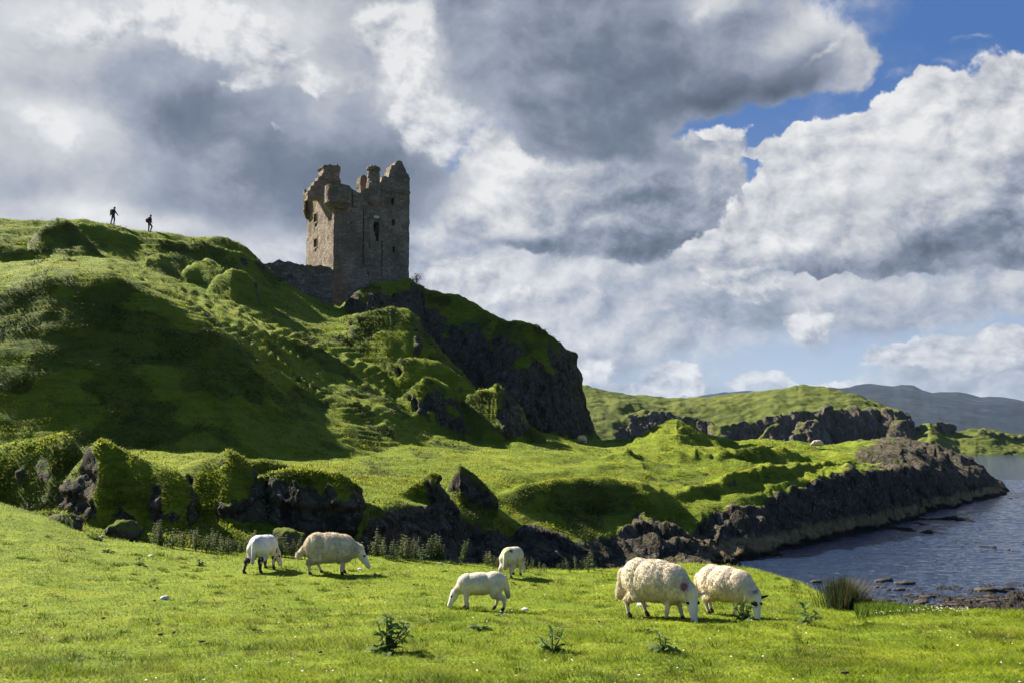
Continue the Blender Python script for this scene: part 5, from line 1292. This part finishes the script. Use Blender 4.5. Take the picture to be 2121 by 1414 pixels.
# ------------------------------------------------------------------ sea
def mat_sea():
    m, w, out = material('sea_water')
    g = w.n('ShaderNodeNewGeometry'); P = g.outputs['Position']
    h = w.math('ADD', w.noise(w.scale(P, (.55, 1.1, 1)), 1.5, 4, .6), w.math('MULTIPLY', w.noise(w.scale(P, (.6, 1, 1)), 5.5, 3, .6), .35))
    nrm = w.bump(h, .9, .24)
    principled(w, out, (.014, .026, .055), .07, nrm, .42, IOR=1.33)
    return m
sd = np.concatenate([np.linspace(20, 130, 900), np.exp(np.linspace(math.log(130.6), math.log(9000), 260))])
sx = np.array([tx(p) for p in np.concatenate([np.arange(-1400, 1100, 50), np.arange(1100, 2200, 3.2), np.arange(2200, 3600, 20)])])
SP = np.stack(np.broadcast_arrays(sx[:, None] * sd[None, :], sd[None, :] + 0 * sx[:, None], 0 * sx[:, None] * sd[None, :]), -1).reshape(-1, 3)
wv = (fbm(SP * np.array([.35, .8, 1]), 3, .5) * .07 + fbm(SP * np.array([1.3, 2.6, 1]) + 9, 3, .55) * .035) * sstep(500, 60, SP[:, 1])
SP[:, 2] += wv
tag(npobj('sea', npmesh('sea', SP, quads=grid_quads(len(sx), len(sd))[:, ::-1]), mat_sea()), kind='structure')

# ------------------------------------------------------------------ camera, sun, sky
cam = bpy.data.cameras.new('camera'); cam.lens = 36 * F / 2121; cam.sensor_width = 36; cam.clip_end = 30000; cam.clip_start = .1
co = bpy.data.objects.new('camera', cam); co.location = (0, 0, EYE); co.rotation_euler = (math.pi / 2 + PITCH, 0, 0); link(co)
bpy.context.scene.camera = co
sl = bpy.data.lights.new('sun', 'SUN'); sl.energy = 5; sl.angle = math.radians(.53); sl.color = (1, .95, .86)
so = bpy.data.objects.new('sun', sl); so.rotation_euler = Vector(SUN).to_track_quat('Z', 'Y').to_euler(); link(so)

wd = bpy.data.worlds.new('World'); bpy.context.scene.world = wd; wd.use_nodes = True
wd.node_tree.nodes.clear(); W = NT(wd.node_tree)
wo = W.n('ShaderNodeOutputWorld'); bg = W.n('ShaderNodeBackground')
wd.node_tree.links.new(bg.outputs[0], wo.inputs[0])
skt = W.n('ShaderNodeTexSky', sky_type='NISHITA', sun_disc=False); skt.sun_elevation = SUN_EL
skt.sun_rotation = math.atan2(SUN[0], SUN[1])
bg.inputs['Strength'].default_value = .05
KS = 1 / (2 ** EXPO * .05)
dirv = W.n('ShaderNodeTexCoord').outputs['Generated']
sp = W.n('ShaderNodeSeparateXYZ', i_0=dirv)
AZ = W.math('ARCTAN2', sp.outputs[0], sp.outputs[1]); EL = W.math('ARCSINE', sp.outputs[2])
def ae(px, py):
    t, s = ray(px, py)
    return math.atan(t), math.atan(s / math.sqrt(1 + t * t))
AE = W.n('ShaderNodeCombineXYZ', i_0=AZ, i_1=EL, i_2=0.).outputs[0]
def noise2(vec, sc, det, rough, out='Fac'):
    nd = W.n('ShaderNodeTexNoise', noise_dimensions='2D'); W.inp(nd, 'Vector', vec)
    nd.inputs['Scale'].default_value = sc; nd.inputs['Detail'].default_value = det; nd.inputs['Roughness'].default_value = rough
    return nd.outputs[out]
def qoff(x, y): return W.vmath('ADD', AE, (x, y, 0))
wA = W.vmath('SUBTRACT', noise2(qoff(3.1, 1.7), 5.5, 2, .55, 'Color'), (.5, .5, .5))
wB = W.vmath('SUBTRACT', noise2(qoff(7.7, 4.2), 17, 4, .62, 'Color'), (.5, .5, .5))
WARP = W.vmath('ADD', W.vmath('MULTIPLY', wA, (.085, .05, 0)), W.vmath('MULTIPLY', wB, (.050, .036, 0)))
AEW = W.vmath('ADD', AE, WARP)
AEh = W.vmath('ADD', AE, W.vmath('MULTIPLY', WARP, (.38, .38, 0)))
def blobs(lst, vec):
    tot = None
    for b in lst:
        cx, cy, rx, ry, am = b[:5]
        a, e = ae(cx, cy)
        if len(b) > 5:
            v = W.vmath('SUBTRACT', vec, (a, e, 0))
            r = W.n('ShaderNodeVectorRotate', rotation_type='Z_AXIS'); W.inp(r, 0, v); r.inputs['Angle'].default_value = math.radians(b[5]); v = r.outputs[0]
            v = W.vmath('MULTIPLY', v, (F / rx, F / ry, 0))
        else:
            v = W.vmath('MULTIPLY_ADD', vec, (F / rx, F / ry, 0), (-a * F / rx, -e * F / ry, 0))
        d = W.vmath('DOT_PRODUCT', v, v, out=1)
        g = W.math('POWER', .3679, d)
        tot = W.math('MULTIPLY', g, am) if tot is None else W.math('MULTIPLY_ADD', g, am, tot)
    return tot
def billow(z, sc, off=(0, 0)):
    v = W.vmath('MULTIPLY_ADD', AEh, (1, 1.35, 0), (off[0] + z * 1.37, off[1] + z * .61, 0))
    return noise2(v, sc, 9, .6)
def ramp(L, cols):
    r = W.n('ShaderNodeValToRGB'); W.inp(r, 0, L)
    els = r.color_ramp.elements
    while len(els) < len(cols): els.new(.5)
    for e, (p, c) in zip(els, cols): e.position = p; e.color = (*c, 1)
    return r.outputs[0]
GREY = [(0, (.085, .105, .155)), (.25, (.16, .195, .275)), (.5, (.335, .375, .455)), (.75, (.60, .615, .645)), (1, (.84, .84, .84))]
def layer(under, z, sc, mask, shade, base, kn=.9, w=.12, rel=2.2, kv=.35, soft=1., cols=GREY, thin=0.):
    n0 = billow(z, sc); n1 = billow(z, sc, (-.012 * 8 / sc, .016 * 8 / sc))
    M = W.math('ADD', blobs(mask, AEW), W.math('MULTIPLY', W.math('SUBTRACT', n0, .5), kn))
    al = W.math('MULTIPLY', W.ss(.5 - w, .5 + w, M), soft)
    L = W.math('ADD', blobs(shade, AEh), base) if shade else base
    L = W.math('MULTIPLY_ADD', W.math('SUBTRACT', n0, n1), rel, L)
    L = W.math('MULTIPLY_ADD', W.math('SUBTRACT', n0, .5), kv, L)
    if thin: L = W.math('MULTIPLY_ADD', W.ss(.95, .5, M), thin, L)
    return W.mix(al, under, ramp(L, cols))
# clear sky: the Nishita dome, seen deep blue through the gaps, paler towards the horizon
deep = W.mix(W.ss(.0, .36, EL), (.47, .56, .68), (.065, .165, .43))
skyc = W.mix(.2, deep, W.mix(1, skt.outputs[0], (.35 / KS, .55 / KS, .9 / KS), 'MULTIPLY'))
S = skyc
# far thin veil and low banks
S = layer(S, 1.3, 8, [(1150, 660, 380, 150, .95), (1640, 630, 340, 70, .72), (2060, 760, 200, 60, .75), (1000, 540, 220, 130, .7), (600, 560, 350, 130, .9), (2000, 590, 260, 50, .75), (1500, 830, 520, 45, .62), (1300, 470, 260, 100, .8), (-300, 500, 500, 250, .9), (2600, 700, 350, 150, .8), (350, 700, 500, 150, .7)],
          [(1600, 665, 180, 30, -.20), (1330, 640, 190, 36, -.12), (980, 600, 120, 90, .12), (1150, 565, 150, 30, .14), (2060, 800, 150, 50, -.12), (1750, 605, 200, 22, .10), (500, 510, 150, 40, .1), (1300, 800, 140, 40, -.12), (1210, 680, 200, 50, .06)], .63, kn=1.25, w=.3, rel=1.4, kv=.26, soft=.92)
S = layer(S, 4.4, 15, [(1395, 780, 62, 32, 1.0), (1330, 812, 120, 20, .9), (1690, 788, 130, 15, .9), (1600, 784, 60, 16, .7), (1940, 715, 170, 34, .85, -4), (2150, 745, 170, 55, .8), (1215, 760, 70, 60, .85), (1640, 665, 100, 46, .7), (1540, 600, 130, 36, .65), (890, 640, 80, 60, .7), (1090, 600, 120, 50, .6), (960, 560, 60, 50, .6)],
          [(1380, 755, 60, 24, .14), (1700, 778, 110, 12, .14), (1900, 692, 140, 16, .12), (2100, 770, 180, 40, -.16), (1600, 690, 140, 22, -.14), (1090, 640, 120, 26, -.08), (1230, 800, 100, 26, -.14)], .74, kn=1.1, w=.10, rel=1.8, kv=.22, soft=.85)
# middle cumulus with grey undersides
S = layer(S, 9.2, 8, [(1180, 440, 250, 90, 1.1), (1005, 390, 75, 80, .75), (1420, 490, 170, 60, .75), (1330, 340, 190, 90, .8), (1490, 290, 80, 30, .40), (1030, 290, 60, 60, .5), (1500, 420, 70, 70, .55)],
          [(1000, 390, 70, 70, .32), (1100, 330, 90, 40, .18), (1230, 512, 260, 34, -.36), (1300, 420, 150, 60, -.22), (1450, 350, 60, 50, .08), (1080, 470, 60, 26, .16), (1380, 430, 110, 50, -.12), (1510, 500, 60, 40, -.1)], .62, kn=1.0, w=.08, rel=1.6, kv=.18)
# great white cumulus at the right
S = layer(S, 12.5, 9, [(1860, 325, 120, 95, .9), (2100, 262, 140, 120, 1.0), (1720, 390, 140, 90, .9), (1660, 300, 66, 40, .5), (1550, 470, 100, 70, .8), (2000, 430, 230, 100, .95), (1690, 530, 280, 46, .95), (1888, 222, 42, 44, .8), (2300, 250, 180, 160, 1.), (2500, 400, 300, 200, .9), (1480, 268, 100, 30, .55), (1560, 310, 60, 16, .4), (1590, 400, 40, 40, .4)],
          [(1900, 230, 110, 70, .08), (1690, 330, 120, 60, .04), (1700, 556, 290, 26, -.38, 3), (2010, 510, 240, 42, -.52, 9), (2110, 420, 80, 70, -.26), (1860, 450, 70, 40, .03), (2095, 340, 60, 50, -.12), (1500, 540, 90, 40, .02), (1640, 588, 100, 14, -.26), (1900, 390, 60, 30, -.10, 40), (1760, 450, 120, 40, -.05)], .80, kn=.95, w=.055, rel=1.7, kv=.16)
# the dark cloud mass of the left half
S = layer(S, 15.8, 5, [(480, 340, 360, 160, 1.2), (800, 380, 140, 80, .8), (650, 250, 220, 90, .6), (80, 60, 280, 100, 1.), (60, 330, 150, 110, .85), (500, 60, 380, 90, 1.1), (900, 60, 200, 160, .8), (-300, 200, 350, 350, 1.3), (300, -250, 900, 220, 1.5), (120, 470, 160, 50, .6)],
          [(600, 330, 290, 120, -.30), (400, 220, 200, 80, -.20), (760, 400, 220, 80, -.20), (520, 440, 220, 45, -.14), (60, 60, 190, 60, .16), (420, 40, 260, 50, .20), (560, 110, 140, 75, .18, 25), (90, 250, 110, 45, .22), (200, 250, 50, 80, .10), (60, 390, 120, 40, -.14), (190, 430, 110, 28, .30), (300, 465, 130, 25, .32), (900, 130, 70, 140, .22), (60, 200, 140, 80, .10)], .60, kn=.62, w=.2, rel=.75, kv=.14)
# its torn white upper edge and the white wedge between the two masses
S = layer(S, 18.9, 11, [(570, 105, 130, 60, .98, 25), (400, 40, 170, 40, .75), (530, 165, 40, 22, .5), (150, 50, 130, 44, .62), (40, 240, 90, 32, .7), (120, 290, 60, 50, .42), (850, 110, 90, 150, 1.0), (950, 265, 110, 70, .95, -30), (760, 60, 60, 50, .5), (595, 262, 22, 9, .8), (640, 190, 30, 14, .4), (230, 420, 60, 20, .4)],
          [(880, 100, 90, 140, .03), (700, 110, 40, 60, -.12), (595, 262, 60, 30, -.30), (1000, 330, 50, 50, -.1), (250, 120, 80, 60, -.08)],   .86, kn=1.2, w=.19, rel=1.9, kv=.26, soft=.85)
# the dark cloud over the middle with its sunlit right-hand end
S = layer(S, 22.1, 7, [(1150, 110, 230, 160, 1.2), (1450, 150, 220, 80, 1.0), (1660, 140, 110, 62, .8), (1560, 50, 110, 45, .62), (1240, 290, 150, 64, .7), (1300, -120, 300, 130, 1.1), (1760, 150, 40, 50, .4), (1000, 30, 70, 100, .4), (1180, -500, 600, 300, 1.5), (1390, 330, 100, 40, .45)],
          [(1290, 190, 260, 100, -.06), (1590, 195, 190, 40, -.24), (1350, 130, 120, 60, -.06), (1650, 60, 160, 42, .44, -24), (1760, 125, 45, 60, .40), (1465, 75, 40, 36, .20), (1490, 5, 70, 36, .36), (1000, 60, 80, 110, .16), (1150, 175, 38, 30, .12), (1290, 330, 120, 40, -.04), (1220, 20, 160, 60, .08), (1000, 200, 70, 60, .12)], .30, kn=.75, w=.13, rel=.8, kv=.08, thin=.2)
S = layer(S, 25.0, 14, [(1720, 88, 75, 16, .55, -28), (1475, 30, 30, 36, .55), (1785, 140, 20, 36, .5), (1975, 95, 40, 9, .45), (1930, 145, 22, 12, .4), (1850, 170, 50, 14, .3)], [(1960, 120, 80, 60, -.3)], .86, kn=1.0, w=.3, rel=2.0, kv=.25, soft=.7)
# overhead and behind: broken cloud
S = layer(S, 28.0, 4, [(1060, -1500, 1500, 900, .75), (-1600, 300, 900, 900, .8), (3600, 300, 900, 900, .8)], [], .6, kn=1.2, w=.25, rel=1., kv=.6)
S = W.mix(W.ss(0, -.03, EL), S, (.10, .12, .13))
SKYOUT = W.mix(1, S, (KS, KS, KS), 'MULTIPLY')
wd.cycles.sampling_method = 'NONE'

W.inp(bg, 'Color', SKYOUT)

sc = bpy.context.scene
sc.view_settings.view_transform = 'Standard'; sc.view_settings.look = 'None'; sc.view_settings.gamma = 1
sc.view_settings.exposure = EXPO
sc.cycles.use_adaptive_sampling = True; sc.cycles.adaptive_threshold = .015
sc.cycles.use_denoising = True
sc.cycles.max_bounces = 6; sc.cycles.diffuse_bounces = 3; sc.cycles.transparent_max_bounces = 6
sc.render.film_transparent = False
print('script', round(time.time() - T0, 1))
